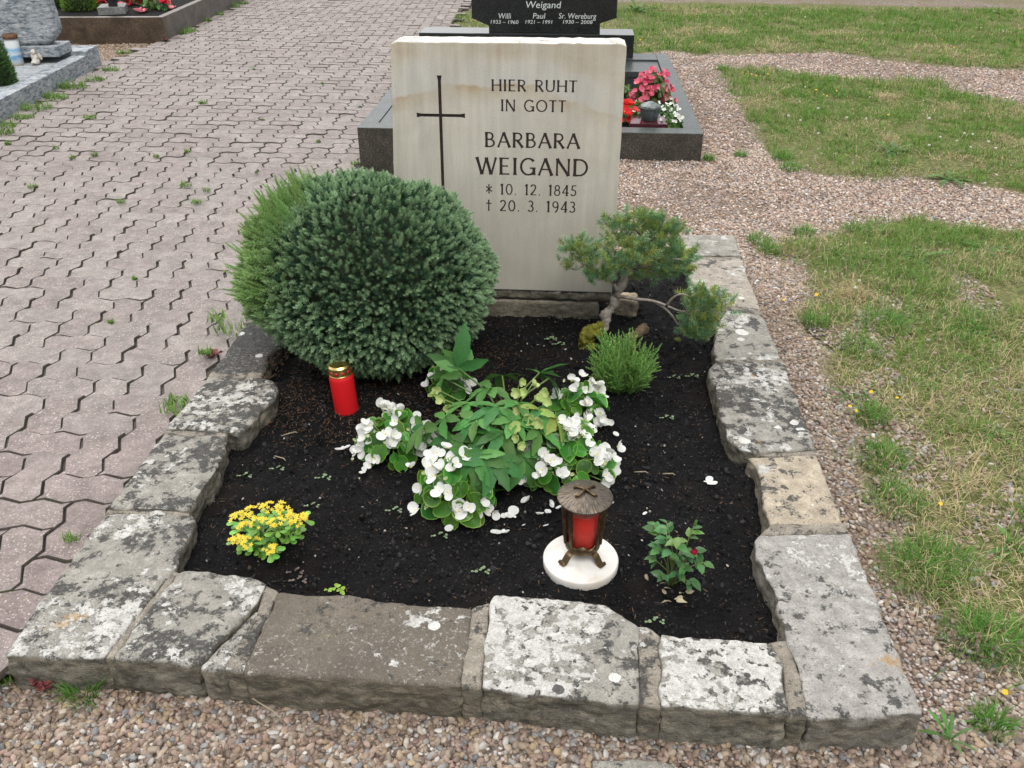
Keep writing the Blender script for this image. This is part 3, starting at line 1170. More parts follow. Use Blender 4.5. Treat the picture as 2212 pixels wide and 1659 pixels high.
for a_, b_, r in WEED:
    c = G(a_, b_, PATH if a_ > 0 and b_ < 1400 else 0)
    if b_ < 1400 and c.y > 3.2:
        c = G(a_, b_, float(path_z(c.y)))
    c = c + Vector((rng.normal(0, .01), rng.normal(0, .01), 0))
    r = r * rng.uniform(.7, 1.3)
    if a_ < 530 and b_ < 300 and r > .025:
        r *= 1.7
    n = int(20 + 1100 * r)
    a = rng.uniform(0, 6.28, n)
    q = r * np.sqrt(rng.random(n))
    P = np.stack([c.x + q * np.cos(a), c.y + q * np.sin(a) * .7, np.full(n, c.z - .004)], 1)
    V, T, C = blades(P, rng.uniform(.015, .02 + r * .7, n), rng.uniform(.002, .006, n) * (1.4 if b_ < 320 else .9), np.clip(rng.normal(.8, .35, n), .1, 1.45), rng.uniform(0, 6.28, n), np.array((.13, .24, .05)) * rng.uniform(.6, 1.5, (n, 1)), .7)
    Vs.append(V)
    Ts.append(T + off)
    Cs.append(C)
    off += len(V)
tag(obj('weeds', mkt('weeds', np.concatenate(Vs), np.concatenate(Ts), np.concatenate(Cs), smooth=False), GRASSM), kind='stuff')

# ================================================================ THE GRAVE
border = empty('grave_border', (-.2, 2.4, 0), 'low grave border of rough lichen-spotted sandstone blocks joined with mortar', 'grave border')
KOFF = Vector((-.2, 2.4, 0))


def wobble(poly, step=.035, amp=.004, seed=0):
    """subdivide an outline and give the straight runs a hewn wander"""
    out = []
    n = len(poly)
    for i in range(n):
        a, b = Vector(poly[i][:2]), Vector(poly[(i + 1) % n][:2])
        L = (b - a).length
        k = max(1, int(L / step))
        for q in range(k):
            p = a.lerp(b, q / k)
            if q:
                nz = noise.noise(Vector((p.x * 12, p.y * 12, seed)))
                d = (b - a).normalized()
                p = p + Vector((-d.y, d.x)) * nz * amp
            out.append(p)
    return out


KSTONES = [
    ('corner', [(4, 1415), (225, 1106), (350, 1108), (418, 1114), (421, 1135), (388, 1195), (374, 1232), (300, 1325), (226, 1420), (120, 1420)], dict(dark=.5, white=.52, orange=.6), 'broad grey stone with large pale lichen patches'),
    ('a', [(242, 1424), (310, 1330), (392, 1236), (470, 1238), (560, 1250), (580, 1262), (558, 1306), (528, 1330), (424, 1440), (330, 1432)], dict(dark=.75, white=.62, orange=.1), 'dark stone mottled with white lichen'),
    ('b', [(428, 1443), (478, 1388), (532, 1334), (562, 1312), (545, 1345), (505, 1400), (482, 1447)], dict(dark=.55, white=.5, orange=.1), None),
    ('c', [(524, 1452), (560, 1365), (602, 1277), (680, 1281), (760, 1286), (860, 1300), (1022, 1311), (1012, 1380), (996, 1482), (760, 1467)], dict(dark=.15, white=.30, brown=.8, orange=.55), 'long brown stone with bare tan patches'),
    ('d', [(1038, 1487), (1048, 1390), (1056, 1300), (1070, 1284), (1180, 1291), (1310, 1306), (1345, 1328), (1380, 1352), (1382, 1440), (1381, 1523), (1200, 1505)], dict(dark=.35, white=.78, orange=.15), 'stone almost covered in white lichen with black spots'),
    ('e', [(1430, 1530), (1428, 1450), (1424, 1370), (1470, 1378), (1550, 1381), (1660, 1388), (1690, 1430), (1706, 1546), (1560, 1538)], dict(dark=.45, white=.72, orange=.05), 'short pale stone with black lichen blotches'),
    ('corner', [(1746, 1551), (1730, 1470), (1702, 1384), (1680, 1290), (1655, 1246), (1637, 1200), (1628, 1165), (1640, 1152), (1700, 1151), (1838, 1149), (1910, 1330), (1995, 1538), (1860, 1548)], dict(dark=.18, white=.3, tone=(.34, .325, .30), orange=.6), 'long grey corner stone with orange lichen flecks'),
    ('f', [(1666, 1133), (1644, 1060), (1634, 1005), (1612, 985), (1640, 985), (1765, 981), (1800, 1065), (1824, 1130)], dict(dark=.28, white=.35, tone=(.42, .36, .275), orange=.3), 'buff stone with a clean tan face'),
    ('g', [(1634, 980), (1598, 970), (1572, 945), (1556, 900), (1548, 850), (1530, 805), (1540, 786), (1600, 783), (1692, 782), (1730, 880), (1762, 973)], dict(dark=.5, white=.45, spots=.9), 'grey stone with round white lichen rosettes'),
    ('h', [(1546, 776), (1540, 740), (1548, 700), (1570, 668), (1646, 676), (1690, 776)], dict(dark=.25, white=.42, spots=.9), None),
    ('i', [(1484, 662), (1490, 600), (1493, 560), (1602, 560), (1645, 668), (1570, 660)], dict(dark=.3, white=.38, tone=(.36, .325, .275)), None),
    ('j', [(1493, 553), (1480, 540), (1470, 507), (1585, 508), (1602, 554)], dict(dark=.3, white=.5), None),
    ('k', [(232, 1099), (352, 940), (420, 941), (488, 942), (489, 958), (472, 1011), (432, 1066), (404, 1106), (330, 1102)], dict(dark=.62, white=.42, orange=.08), 'dark grey stone flecked with pale lichen'),
    ('l', [(359, 928), (449, 815), (562, 817), (588, 824), (601, 838), (594, 860), (562, 890), (535, 925), (520, 938), (491, 934)], dict(dark=.55, white=.55, spots=.8), 'stone with a jutting corner and round white lichen spots'),
    ('m', [(453, 806), (532, 694), (640, 694), (604, 750), (580, 768), (572, 804)], dict(dark=.95, white=.15, tone=(.20, .195, .185)), 'blackened stone strewn with brown needles'),
    ('n', [(536, 688), (600, 600), (690, 600), (636, 688)], dict(dark=.8, white=.2), None),
    ('o', [(604, 594), (655, 520), (740, 520), (694, 594)], dict(dark=.8, white=.2), None),
]
for q, (nm, pd, par, lab) in enumerate(KSTONES):
    pw = [G(*p, KERB) for p in pd]
    dz = random.uniform(-.004, .006)
    me = roughen(prism(wobble(pw, seed=q), KERB + dz, -.03, .006, 2), .0062, .0052, 17, .0024, 55, 1, q)
    o = obj('kerb_stone', origin_to(me, KOFF), kerb_mat('lichen_stone_%d' % q, q + 1, **par), border, (0, 0, 0))
    if lab:
        o['label'] = lab
MORT = [
    [(222, 1420), (300, 1322), (374, 1230), (396, 1234), (315, 1330), (246, 1426)],
    [(480, 1446), (505, 1398), (545, 1343), (572, 1262), (606, 1276), (562, 1365), (527, 1452)],
    [(992, 1482), (1008, 1380), (1018, 1311), (1060, 1298), (1052, 1390), (1042, 1487)],
    [(1377, 1522), (1378, 1440), (1376, 1352), (1400, 1352), (1430, 1372), (1432, 1450), (1434, 1530)],
    [(1702, 1546), (1686, 1430), (1656, 1386), (1700, 1378), (1734, 1470), (1750, 1551)],
    [(1640, 1156), (1666, 1128), (1824, 1126), (1838, 1154), (1720, 1154)],
    [(1634, 985), (1625, 970), (1760, 970), (1767, 985)],
    [(1560, 788), (1552, 774), (1688, 772), (1694, 786)],
    [(1490, 668), (1490, 656), (1643, 665), (1648, 680), (1575, 672)],
    [(1490, 563), (1490, 549), (1600, 550), (1604, 564)],
    [(222, 1110), (234, 1096), (330, 1099), (406, 1102), (420, 1118)],
    [(346, 945), (360, 925), (440, 930), (494, 932), (490, 946), (420, 945)],
    [(444, 818), (456, 802), (570, 802), (566, 820)],
    [(529, 697), (538, 685), (640, 685), (636, 697)],
    [(598, 604), (606, 590), (690, 590), (686, 604)],
]
mm_ = kerb_mat('mortar', 71, dark=.38, white=.22, tone=(.26, .232, .19), orange=.15, spots=.1)
for q, pd in enumerate(MORT):
    pw = [G(*p, KERB - .004) for p in pd]
    c = sum(pw, Vector()) / len(pw)
    me = roughen(prism(wobble(pw, amp=.002, seed=q), KERB - .004, -.03, .004, 1), .006, .003, 30, .0012, 90, 2, q + 40)
    obj('mortar_joint', origin_to(me, KOFF), mm_, border, (0, 0, 0))

# ---------------------------------------------------------------- headstone
HY = G(1291, 689, .045).y           # face of the plinth
HYF = HY - .006                     # face of the slab at its foot
LEAN = radians(2.6)
z_foot = onY(1319, 654, HYF).z
z_slab = onY(1319, 631, HYF).z
x_r = onY(1322, 632, HYF).x
x_l = x_r - .812
hs_ = empty('headstone', (0, HYF, z_foot), 'upright cream sandstone slab with carved cross and dark lettering above the planted bed', 'gravestone')
R_lean = Matrix.Rotation(-LEAN, 3, 'X')
HO = Vector((0, HYF, z_foot))
ex, ey, ez = R_lean @ Vector((1, 0, 0)), R_lean @ Vector((0, 1, 0)), R_lean @ Vector((0, 0, 1))


def face_uv(xd, yd):
    d = Vector(ray(xd, yd))
    o = Vector(CAM)
    t = (HO - o).dot(ey) / d.dot(ey)
    p = o + d * t - HO
    return p.dot(ex), p.dot(ez)


uTL, vTL = face_uv(844, 90)
uTR, vTR = face_uv(1354, 95)
uBR, vBR = face_uv(1322, 632)
uML, vML = face_uv(850, 350)
uBL = uTL + (uML - uTL) / (vTL - vML) * vTL
vS = face_uv(1200, 629)[1]
TH = .155
HM = Matrix.Translation((0, 0, 0)) @ R_lean.to_4x4()


def xprism(poly, y0, y1, bevel=.003):
    """solid from an outline in the X-Z plane between two depths"""
    bm = bmesh.new()
    f = bm.faces.new([bm.verts.new((p[0], y0, p[1])) for p in poly])
    r = bmesh.ops.extrude_face_region(bm, geom=[f])
    bmesh.ops.translate(bm, verts=[e for e in r['geom'] if isinstance(e, bmesh.types.BMVert)], vec=(0, y1 - y0, 0))
    bmesh.ops.recalc_face_normals(bm, faces=bm.faces)
    if bevel:
        bmesh.ops.bevel(bm, geom=list(bm.edges), offset=bevel, segments=2, profile=.6, affect='EDGES')
    me = bpy.data.meshes.new('solid')
    bm.to_mesh(me)
    bm.free()
    return me


# top edge hand-broken, sides slightly chipped
top = []
for k in range(41):
    t = k / 40
    top.append((uTR + (uTL - uTR) * t, vTR + (vTL - vTR) * t + .0028 * noise.noise(Vector((k * .43, 3, 0))) + .002 * noise.noise(Vector((k * 1.3, 9, 0))) - (.006 if k in (0, 40) else 0)))
left, right = [], []
for k in range(1, 24):
    t = k / 24
    left.append((uTL + (uBL - uTL) * t + .0022 * noise.noise(Vector((k * .9, 5, 2))), vTL + (vS - vTL) * t))
    right.append((uBR + (uTR - uBR) * t + .0022 * noise.noise(Vector((k * .9, 8, 2))), vS + (vTR - vS) * t))
poly = [(uBR, vS)] + right + top + left + [(uBL, vS)]
slab = xprism(poly, 0, TH, .0035)
so = bpy.data.objects.new('tmp', slab)
COL.objects.link(so)
# cross cut into the face
u0, v0 = face_uv(951.5, 249.5)
vt = face_uv(951.5, 163)[1]
vb = face_uv(954, 440)[1]
ul, ur = face_uv(900, 249)[0], face_uv(1004.5, 251)[0]
bw, fl = .0056, .0085


def cross_poly():
    fu = .016
    p = [(u0 - fl, vt), (u0 + fl, vt), (u0 + bw, vt - fu), (u0 + bw, v0 + bw), (ur - fu, v0 + bw), (ur, v0 + fl), (ur, v0 - fl), (ur - fu, v0 - bw), (u0 + bw, v0 - bw),
         (u0 + bw, vb + fu), (u0 + fl, vb), (u0 - fl, vb), (u0 - bw, vb + fu), (u0 - bw, v0 - bw), (ul + fu, v0 - bw), (ul, v0 - fl), (ul, v0 + fl), (ul + fu, v0 + bw), (u0 - bw, v0 + bw), (u0 - bw, vt - fu)]
    return p


cut = bpy.data.objects.new('tmp_cut', xprism(cross_poly(), -.02, .007, 0))
COL.objects.link(cut)
bo = so.modifiers.new('b', 'BOOLEAN')
bo.object = cut
bo.solver = 'EXACT'
dg = bpy.context.evaluated_depsgraph_get()
dg.update()
sm = bpy.data.meshes.new_from_object(so.evaluated_get(dg))
bpy.data.objects.remove(so)
bpy.data.objects.remove(cut)
SAND = sandstone()
obj('slab', sm, SAND, hs_, M=HM)
DARKP = plain('letter_paint', (.035, .024, .022), .75, .2, var=.35, nscale=90)
cm = xprism(cross_poly(), .0045, .0069, 0)
for v_ in cm.vertices:      # the painted floor of the cut
    v_.co.x += 0
obj('carved_cross', cm, DARKP, hs_, M=HM)
# rough-hewn foot of the slab and the plinth below
FOOT = kerb_mat('hewn_foot', 31, dark=.75, white=.08, tone=(.19, .175, .15), orange=.05, spots=.05)
me = roughen(xprism([(uBL, 0), (uBR - .004, 0), (uBR - .002, vS - .0005), (uBL, vS - .0005)], .004, TH, .006), .007, .006, 22, .002, 70, 2, 77)
obj('hewn_foot', me, FOOT, hs_, M=HM)
xp = onY(1291, 689, HY).x
zf = z_foot - .004
me = roughen(box(x_l - .03, xp, HY + .0, HY + .22, -.02, zf, .006), .008, .004, 20, .0015, 60, 2, 78)
obj('plinth', origin_to(me, HO), kerb_mat('plinth_stone', 33, dark=.25, white=.25, tone=(.30, .265, .21), orange=.15, spots=.2), hs_, (0, 0, 0))

# -- the lettering: flared roman strokes, drawn glyph by glyph
TK, TN = .128, .088


def arc(cx, cy, rx, ry, a0, a1, n=14):
    return [(cx + rx * cos(radians(a0 + (a1 - a0) * k / n)), cy + ry * sin(radians(a0 + (a1 - a0) * k / n))) for k in range(n + 1)]


GL = {
    'H': (.80, [([(.09, 0), (.09, 1)], TK), ([(.71, 0), (.71, 1)], TK), ([(.1, .51), (.7, .51)], TN)]),
    'I': (.24, [([(.12, 0), (.12, 1)], TK)]),
    'E': (.58, [([(.09, 0), (.09, 1)], TK), ([(.08, .955), (.52, .955)], TN), ([(.1, .51), (.47, .51)], TN), ([(.08, .045), (.55, .045)], TN)]),
    'R': (.66, [([(.09, 0), (.09, 1)], TK), ([(.08, .955), (.30, .955)] + arc(.30, .725, .235, .23, 90, -90) + [(.1, .495)], TN * 1.1), ([(.30, .48), (.62, 0)], TK)]),
    'U': (.76, [([(.09, 1), (.09, .33)] + arc(.38, .33, .29, .29, 180, 360) + [(.67, .33), (.67, 1)], TN * 1.15)]),
    'T': (.62, [([(.31, 0), (.31, 1)], TK), ([(.0, .955), (.62, .955)], TN)]),
    'N': (.82, [([(.09, 0), (.09, 1)], TN), ([(.08, .99), (.73, .01)], TK), ([(.73, 0), (.73, 1)], TN)]),
    'G': (.86, [(arc(.46, .5, .40, .475, 42, 330), TN * 1.2), ([(.77, .02), (.77, .44)], TK), ([(.55, .42), (.84, .42)], TN)]),
    'O': (.94, [(arc(.47, .5, .41, .465, 0, 360, 28), TN * 1.2)]),
    'B': (.62, [([(.09, 0), (.09, 1)], TK), ([(.08, .955), (.28, .955)] + arc(.28, .74, .20, .215, 90, -90) + [(.1, .525)], TN * 1.1), ([(.1, .52), (.30, .52)] + arc(.30, .283, .255, .238, 90, -90) + [(.08, .045)], TN * 1.1)]),
    'A': (.78, [([(.03, 0), (.385, 1.0)], TN), ([(.375, 1.0), (.75, 0)], TK), ([(.17, .36), (.60, .36)], TN)]),
    'W': (1.12, [([(.03, 1), (.30, 0)], TK), ([(.31, 0), (.56, .98)], TN), ([(.55, .98), (.81, 0)], TK), ([(.82, 0), (1.09, 1)], TN)]),
    'D': (.82, [([(.09, 0), (.09, 1)], TK), ([(.08, .955), (.34, .955)] + arc(.34, .5, .41, .455, 90, -90, 18) + [(.08, .045)], TN * 1.15)]),
    '0': (.66, [(arc(.33, .5, .26, .46, 0, 360, 26), TN * 1.15)]),
    '1': (.36, [([(.2, 0), (.2, 1)], TK), ([(.06, .84), (.2, .98)], TN)]),
    '2': (.58, [(arc(.28, .73, .21, .235, 165, -20) + [(.36, .42), (.06, .05)], TN * 1.15), ([(.04, .045), (.55, .045)], TN)]),
    '3': (.54, [(arc(.24, .745, .19, .215, 140, -90), TN * 1.1), (arc(.24, .28, .23, .24, 90, -150), TN * 1.1)]),
    '4': (.62, [([(.44, 0), (.44, 1)], TK), ([(.45, .98), (.05, .28)], TN), ([(.03, .28), (.6, .28)], TN)]),
    '5': (.54, [([(.16, .955), (.5, .955)], TN), ([(.16, .96), (.12, .55)], TN), ([(.12, .55)] + arc(.24, .31, .235, .265, 105, -150), TN * 1.1)]),
    '8': (.58, [(arc(.29, .74, .19, .215, 0, 360, 22), TN * 1.1), (arc(.29, .28, .235, .24, 0, 360, 22), TN * 1.1)]),
    '9': (.60, [(arc(.29, .69, .22, .265, 0, 360, 22), TN * 1.1), (arc(.22, .62, .30, .62, 0, -82, 12), TN * 1.1)]),
    '.': (.20, [([(.06, .055), (.15, .055)], .11)]),
    '*': (.56, [([(.28, .08), (.28, .92)], TN), ([(.02, .27), (.54, .73)], TN), ([(.02, .73), (.54, .27)], TN)]),
    '+': (.50, [([(.25, 0), (.25, 1)], TN * 1.1), ([(.02, .68), (.48, .68)], TN * 1.1)]),
    ' ': (.42, []),
}


def stroke(pts, wd):
    closed = (Vector(pts[0]) - Vector(pts[-1])).length < 1e-4
    n = len(pts)
    L = [0]
    for i in range(1, n):
        L.append(L[-1] + (Vector(pts[i]) - Vector(pts[i - 1])).length)
    if n == 2:
        pts = [Vector(pts[0]).lerp(Vector(pts[1]), k / 8) for k in range(9)]
        n = 9
        L = [L[-1] * k / 8 for k in range(9)]
    V = []
    for i in range(n):
        p = Vector(pts[i])
        if closed:
            a, b = Vector(pts[(i - 1) % (n - 1)]), Vector(pts[(i + 1) % (n - 1)])
        else:
            a, b = Vector(pts[max(0, i - 1)]), Vector(pts[min(n - 1, i + 1)])
        d = (b - a).normalized()
        nn = Vector((-d.y, d.x))
        t = L[i] / L[-1]
        # broad on uprights, lean on level runs, flared to the ends
        h = wd * .5 * (.82 + .38 * abs(d.y))
        if not closed:
            e = min(t, 1 - t) * L[-1]
            h *= 1 + .42 * math.exp(-e / .075)
        V += [p + nn * h, p - nn * h]
    return V, [(2 * i, 2 * i + 1, 2 * i + 3, 2 * i + 2) for i in range(n - 1)]


def text_line(s, gap=.16):
    x = 0
    V, Fc = [], []
    lay = 0
    spans = []
    for ch in s:
        wd, sts = GL[ch]
        va, fa = len(V), len(Fc)
        for pts, t in sts:
            v, f = stroke(pts, t)
            b = len(V)
            V += [Vector((p.x + x, p.y, lay)) for p in v]
            Fc += [tuple(b + k for k in q) for q in f]
            lay = (lay + 1) % 5
        if sts:
            spans.append((va, len(V), fa, len(Fc)))
        x += wd + gap
    return V, Fc, x - gap, spans


for s, xa, xb, yt, yb in (('HIER RUHT', 1062, 1246, 171, 196.5), ('IN GOTT', 1082, 1222, 214.5, 240), ('BARBARA', 1048, 1252, 285, 317.5), ('WEIGAND', 1029.5, 1270, 339, 376), ('* 10. 12. 1845', 1050, 1245, 396, 419.5), ('+ 20. 3. 1943', 1050, 1243, 431, 455)):
    V, Fc, Wd, gl_ = text_line(s)
    um, vb_ = face_uv(xa, yb)
    u2, _ = face_uv(xb, yb)
    vt_ = face_uv(xa, yt)[1]
    sx, sy = (u2 - um) / Wd, (vt_ - vb_)
    W_ = [Vector((um + p.x * sx, -.0004 - .00006 * p.z, vb_ + p.y * sy)) for p in V]
    for va, vb2, fa, fb in gl_:
        obj('letter', mk('letter', (W_[va:vb2], [tuple(k - va for k in f) for f in Fc[fa:fb]]), smooth=False), DARKP, hs_, M=HM)

# pale stone lying behind the little tree at the plinth's end
c = G(1348, 672, .045)
me = roughen(prism(wobble([(c.x - .05, c.y - .02), (c.x + .045, c.y - .035), (c.x + .055, c.y + .05), (c.x - .04, c.y + .06)], amp=.004), .105, .02, .015, 2), .006, .006, 20, .002, 60, 3, 91)
tag(obj('stone', origin_to(me, c), kerb_mat('buff_stone', 35, dark=.05, white=.1, tone=(.42, .34, .24), orange=.2, spots=0), None, c), 'small buff sandstone chunk at the right end of the headstone plinth', 'stone')

# ================================================================ GRAVE LIGHTS
MARB = M_('marble', .32, .45)
v_ = MARB.coord('Object')
MARB.base(MARB.mix(MARB.ramp(MARB.noise(v_, 7, 6, .6, 1.2), [(.5, 0), (.62, .45), (.68, 0)]), MARB.ramp(MARB.noise(v_, 12, 4), [(.3, (.60, .57, .52)), (.7, (.72, .70, .66))]), (.52, .43, .30)))
dc = G(1254.5, 1203, .066)
disc = obj('marble_disc', mk('marble_disc', lathe([(.001, -.03), (.089, -.03), (.0925, -.027), (.0935, -.018), (.0935, -.004), (.0915, -.0008), (.0895, 0), (.001, 0)], 72), True), MARB.m, None, (dc.x, dc.y, .066))
disc.data.set_sharp_from_angle(angle=radians(40))
tag(disc, 'round cream marble disc lying on the dark soil under the bronze lantern', 'marble slab')

br = M_('bronze', .42, .5)
br.p.inputs['Metallic'].default_value = .85
v_ = br.coord('Object')
c_ = br.ramp(br.noise(v_, 55, 5, .65), [(.3, (.045, .032, .020)), (.55, (.13, .088, .048)), (.75, (.30, .20, .10))])
br.base(c_)
br.bump(br.noise(br.coord('Object', (40, 40, 160)), 1.6, 4, .6), .4, .003)
BRONZE = br.m
# lid: radial hammer strokes
bl = M_('bronze_lid', .45, .5)
bl.p.inputs['Metallic'].default_value = .8
v_ = bl.coord('Object')
sx = bl.node('ShaderNodeSeparateXYZ')
bl.set(sx, 0, v_)
ang = bl.math('ARCTAN2', sx.outputs[1], sx.outputs[0])
rad_ = bl.math('SQRT', bl.math('ADD', bl.math('MULTIPLY', sx.outputs[0], sx.outputs[0]), bl.math('MULTIPLY', sx.outputs[1], sx.outputs[1])))
cb = bl.node('ShaderNodeCombineXYZ')
bl.set(cb, 0, bl.math('MULTIPLY', ang, 14.0))
bl.set(cb, 1, bl.math('MULTIPLY', rad_, 32.0))
st = bl.noise(cb.outputs[0], 1.8, 3, .6)
bl.base(bl.ramp(st, [(.36, (.045, .04, .037)), (.5, (.12, .103, .085)), (.68, (.27, .21, .14))]))
bl.bump(st, .5, .003)
lc = Vector((dc.x + .003, dc.y + .012, .066))
lan = empty('grave_lantern', lc, 'bronze grave lantern with flat conical lid standing on the marble disc', 'lantern')
ZB, ZL = .026, .178
obj('lid', mk('lid', lathe([(.060, ZL - .003), (.0665, ZL - .002), (.067, ZL + .0015), (.0655, ZL + .003), (.050, ZL + .0075), (.034, ZL + .0125), (.018, ZL + .0165), (.006, ZL + .018), (.001, ZL + .0182)], 64)), bl.m, lan)
# cross with curled ends on the lid
gx = []
for k in range(4):
    a = pi / 4 + k * pi / 2 + .12
    d = Vector((cos(a) * 1.05, sin(a), 0))
    s_ = Vector((-d.y, d.x, 0)) * (1 if k % 2 else -1)
    pts = [Vector((0, 0, ZL + .0225)), d * .011 + Vector((0, 0, ZL + .0215)), d * .024 + Vector((0, 0, ZL + .0185)), d * .030 + s_ * .006 + Vector((0, 0, ZL + .0165))]
    gx.append(tube(pts, [.0042, .0036, .0034, .0030], 6))
obj('lid_cross', mk('lid_cross', merge(gx)), BRONZE, lan)
# cup with wavy rim
n = 64
V, Fc = [], []
ringz = [(.030, ZB - .002), (.0405, ZB), (.0435, ZB + .006), (.0445, None), (.0415, None), (.0400, ZB + .006), (.03, ZB + .004)]
for r, z in ringz:
    for k in range(n):
        a = 2 * pi * k / n
        zz = z if z is not None else ZB + .026 + .0045 * sin(a * 7) + .003 * abs(sin(a * 2.5))
        V.append((r * cos(a), r * sin(a), zz))
for i in range(len(ringz) - 1):
    for k in range(n):
        a, b = i * n + k, i * n + (k + 1) % n
        Fc.append((a, b, b + n, a + n))
Fc += [tuple(reversed(range(n))), tuple(range((len(ringz) - 1) * n, len(ringz) * n))]
obj('cup', mk('cup', (V, Fc)), BRONZE, lan)
# uprights
for k, a in enumerate([195, 232, 318, 348, 20, 65, 115, 160]):
    d = Vector((cos(radians(a)), sin(radians(a)), 0))
    M3 = Matrix((Vector((-d.y, d.x, 0)), d, Vector((0, 0, 1)))).transposed()
    g = []
    zs = [ZB + .018, ZB + .06, ZB + .11, ZL - .001]
    V, Fc = [], []
    for z in zs:
        t = (z - zs[0]) / (zs[-1] - zs[0])
        r = .0445 + .010 * t
        wd = .0042 + .0012 * sin(t * pi * 3 + k)
        for sx_, sy_ in ((-1, -1), (1, -1), (1, 1), (-1, 1)):
            V.append(M3 @ Vector((sx_ * wd, r + sy_ * .0032, z)))
    for i in range(3):
        for q in range(4):
            Fc.append((i * 4 + q, i * 4 + (q + 1) % 4, i * 4 + 4 + (q + 1) % 4, i * 4 + 4 + q))
    Fc += [(3, 2, 1, 0), (12, 13, 14, 15)]
    obj('bar', mk('bar', (V, Fc), False), BRONZE, lan)
for a in (222, 318, 90):
    d = Vector((cos(radians(a)), sin(radians(a)), 0))
    M3 = Matrix((Vector((-d.y, d.x, 0)), d, Vector((0, 0, 1)))).transposed()
    prof = [(.032, ZB + .002), (.046, ZB - .006), (.054, ZB - .017), (.060, ZB - .0235), (.066, ZB - .0238), (.0695, ZB - .020), (.068, ZB - .0165), (.0645, ZB - .017)]
    V, Fc = [], []
    th = .0028
    for i, (r, z) in enumerate(prof):
        a_ = Vector(prof[max(0, i - 1)])
        b_ = Vector(prof[min(len(prof) - 1, i + 1)])
        tt = (b_ - a_).normalized()
        nn = Vector((-tt.y, tt.x))
        for s1, s2 in ((-1, -1), (1, -1), (1, 1), (-1, 1)):
            V.append(M3 @ Vector((s1 * .0088, r + nn.x * th * s2 * .8, z + nn.y * th * s2 * .8)))
    for i in range(len(prof) - 1):
        for q in range(4):
            Fc.append((i * 4 + q, i * 4 + (q + 1) % 4, i * 4 + 4 + (q + 1) % 4, i * 4 + 4 + q))
    e = (len(prof) - 1) * 4
    Fc += [(3, 2, 1, 0), (e, e + 1, e + 2, e + 3)]
    me = mk('foot', (V, Fc), False)
    obj('foot', me, BRONZE, lan)
# the candle inside it
cn = empty('candle', lc + Vector((0, 0, ZB + .0045)), 'red candle in a clear cup inside the bronze lantern', 'candle')
RW = M_('red_wax', .45, .4)
RW.base(RW.mix(.5, (.52, .018, .008), RW.ramp(RW.noise(RW.coord('Object'), 40, 3), [(.3, .8), (.7, 1.15)]), 'MULTIPLY'))
RW.translucent((.6, .03, .015), .15)
obj('wax', mk('wax', lathe([(.001, 0), (.0325, 0), (.0345, .003), (.0352, .105), (.033, .108), (.001, .1065)], 40)), RW.m, cn)
GLS = M_('clear_cup', .08, .5)
tr = GLS.node('ShaderNodeBsdfTransparent')
tr.inputs[0].default_value = (1, .93, .92, 1)
mx = GLS.node('ShaderNodeMixShader')
lw = GLS.node('ShaderNodeLayerWeight')
lw.inputs[0].default_value = .35
GLS.t.links.new(GLS.math('MULTIPLY_ADD', lw.outputs[1], .18, .0), mx.inputs[0])
GLS.t.links.new(tr.outputs[0], mx.inputs[1])
GLS.p.inputs['Base Color'].default_value = (.9, .62, .55, 1)
GLS.t.links.new(GLS.p.outputs[0], mx.inputs[2])
GLS.t.links.new(mx.outputs[0], GLS.out.inputs['Surface'])
cup = mk('cup', lathe([(.0362, .001), (.0370, .128), (.0358, .1285), (.0355, .108)], 40))
obj('cup', cup, GLS.m, cn)
obj('wick', mk('wick', tube([(0, 0, .106), (.001, 0, .118)], .001, 6)), DARKP, cn)

# tall red grave candle with gilt lid, leaning a little
b = G(749, 881, SOIL)
tp = onY(738.5, 785, b.y)
gc = empty('grave_candle', b + Vector((0, 0, -.012)), 'tall red plastic grave candle with gold lid leaning in front of the round spruce', 'grave candle')
gc.rotation_euler = (radians(-2), radians(-3.6), 0)
RP = M_('red_plastic', .38, .4)
RP.base((.78, .018, .024))
RP.translucent((.80, .02, .02), .25)
obj('body', mk('body', lathe([(.001, 0), (.034, 0), (.0375, .003), (.0382, .010), (.0385, .118), (.0378, .128), (.0345, .136), (.032, .139), (.032, .146), (.001, .146)], 48)), RP.m, gc)
GD = M_('gilt_metal', .34, .5)
GD.p.inputs['Metallic'].default_value = 1
GD.base((.85, .62, .24))
lidp = [(.0345, .134), (.0352, .135), (.0352, .1375), (.0340, .1385), (.0340, .160), (.0350, .161), (.0350, .1645), (.0338, .166), (.030, .1705), (.026, .1712), (.001, .1705)]
lid = obj('lid', mk('lid', lathe(lidp, 48)), GD.m, gc)
lid.data.set_sharp_from_angle(angle=radians(35))
RPH = plain('red_window', (.55, .02, .02), .3)
hole = mk('vent_hole', lathe([(.001, -.0006), (.0052, -.0006), (.0052, .0006), (.001, .0006)], 16))
hole.materials.append(RPH)
for k in range(10):
    a = 2 * pi * k / 10 + .2
    d = Vector((cos(a), sin(a), 0))
    obj('vent_hole', hole, None, lid, M=TRS(d * .0342 + Vector((0, 0, .149)), frame(d)))

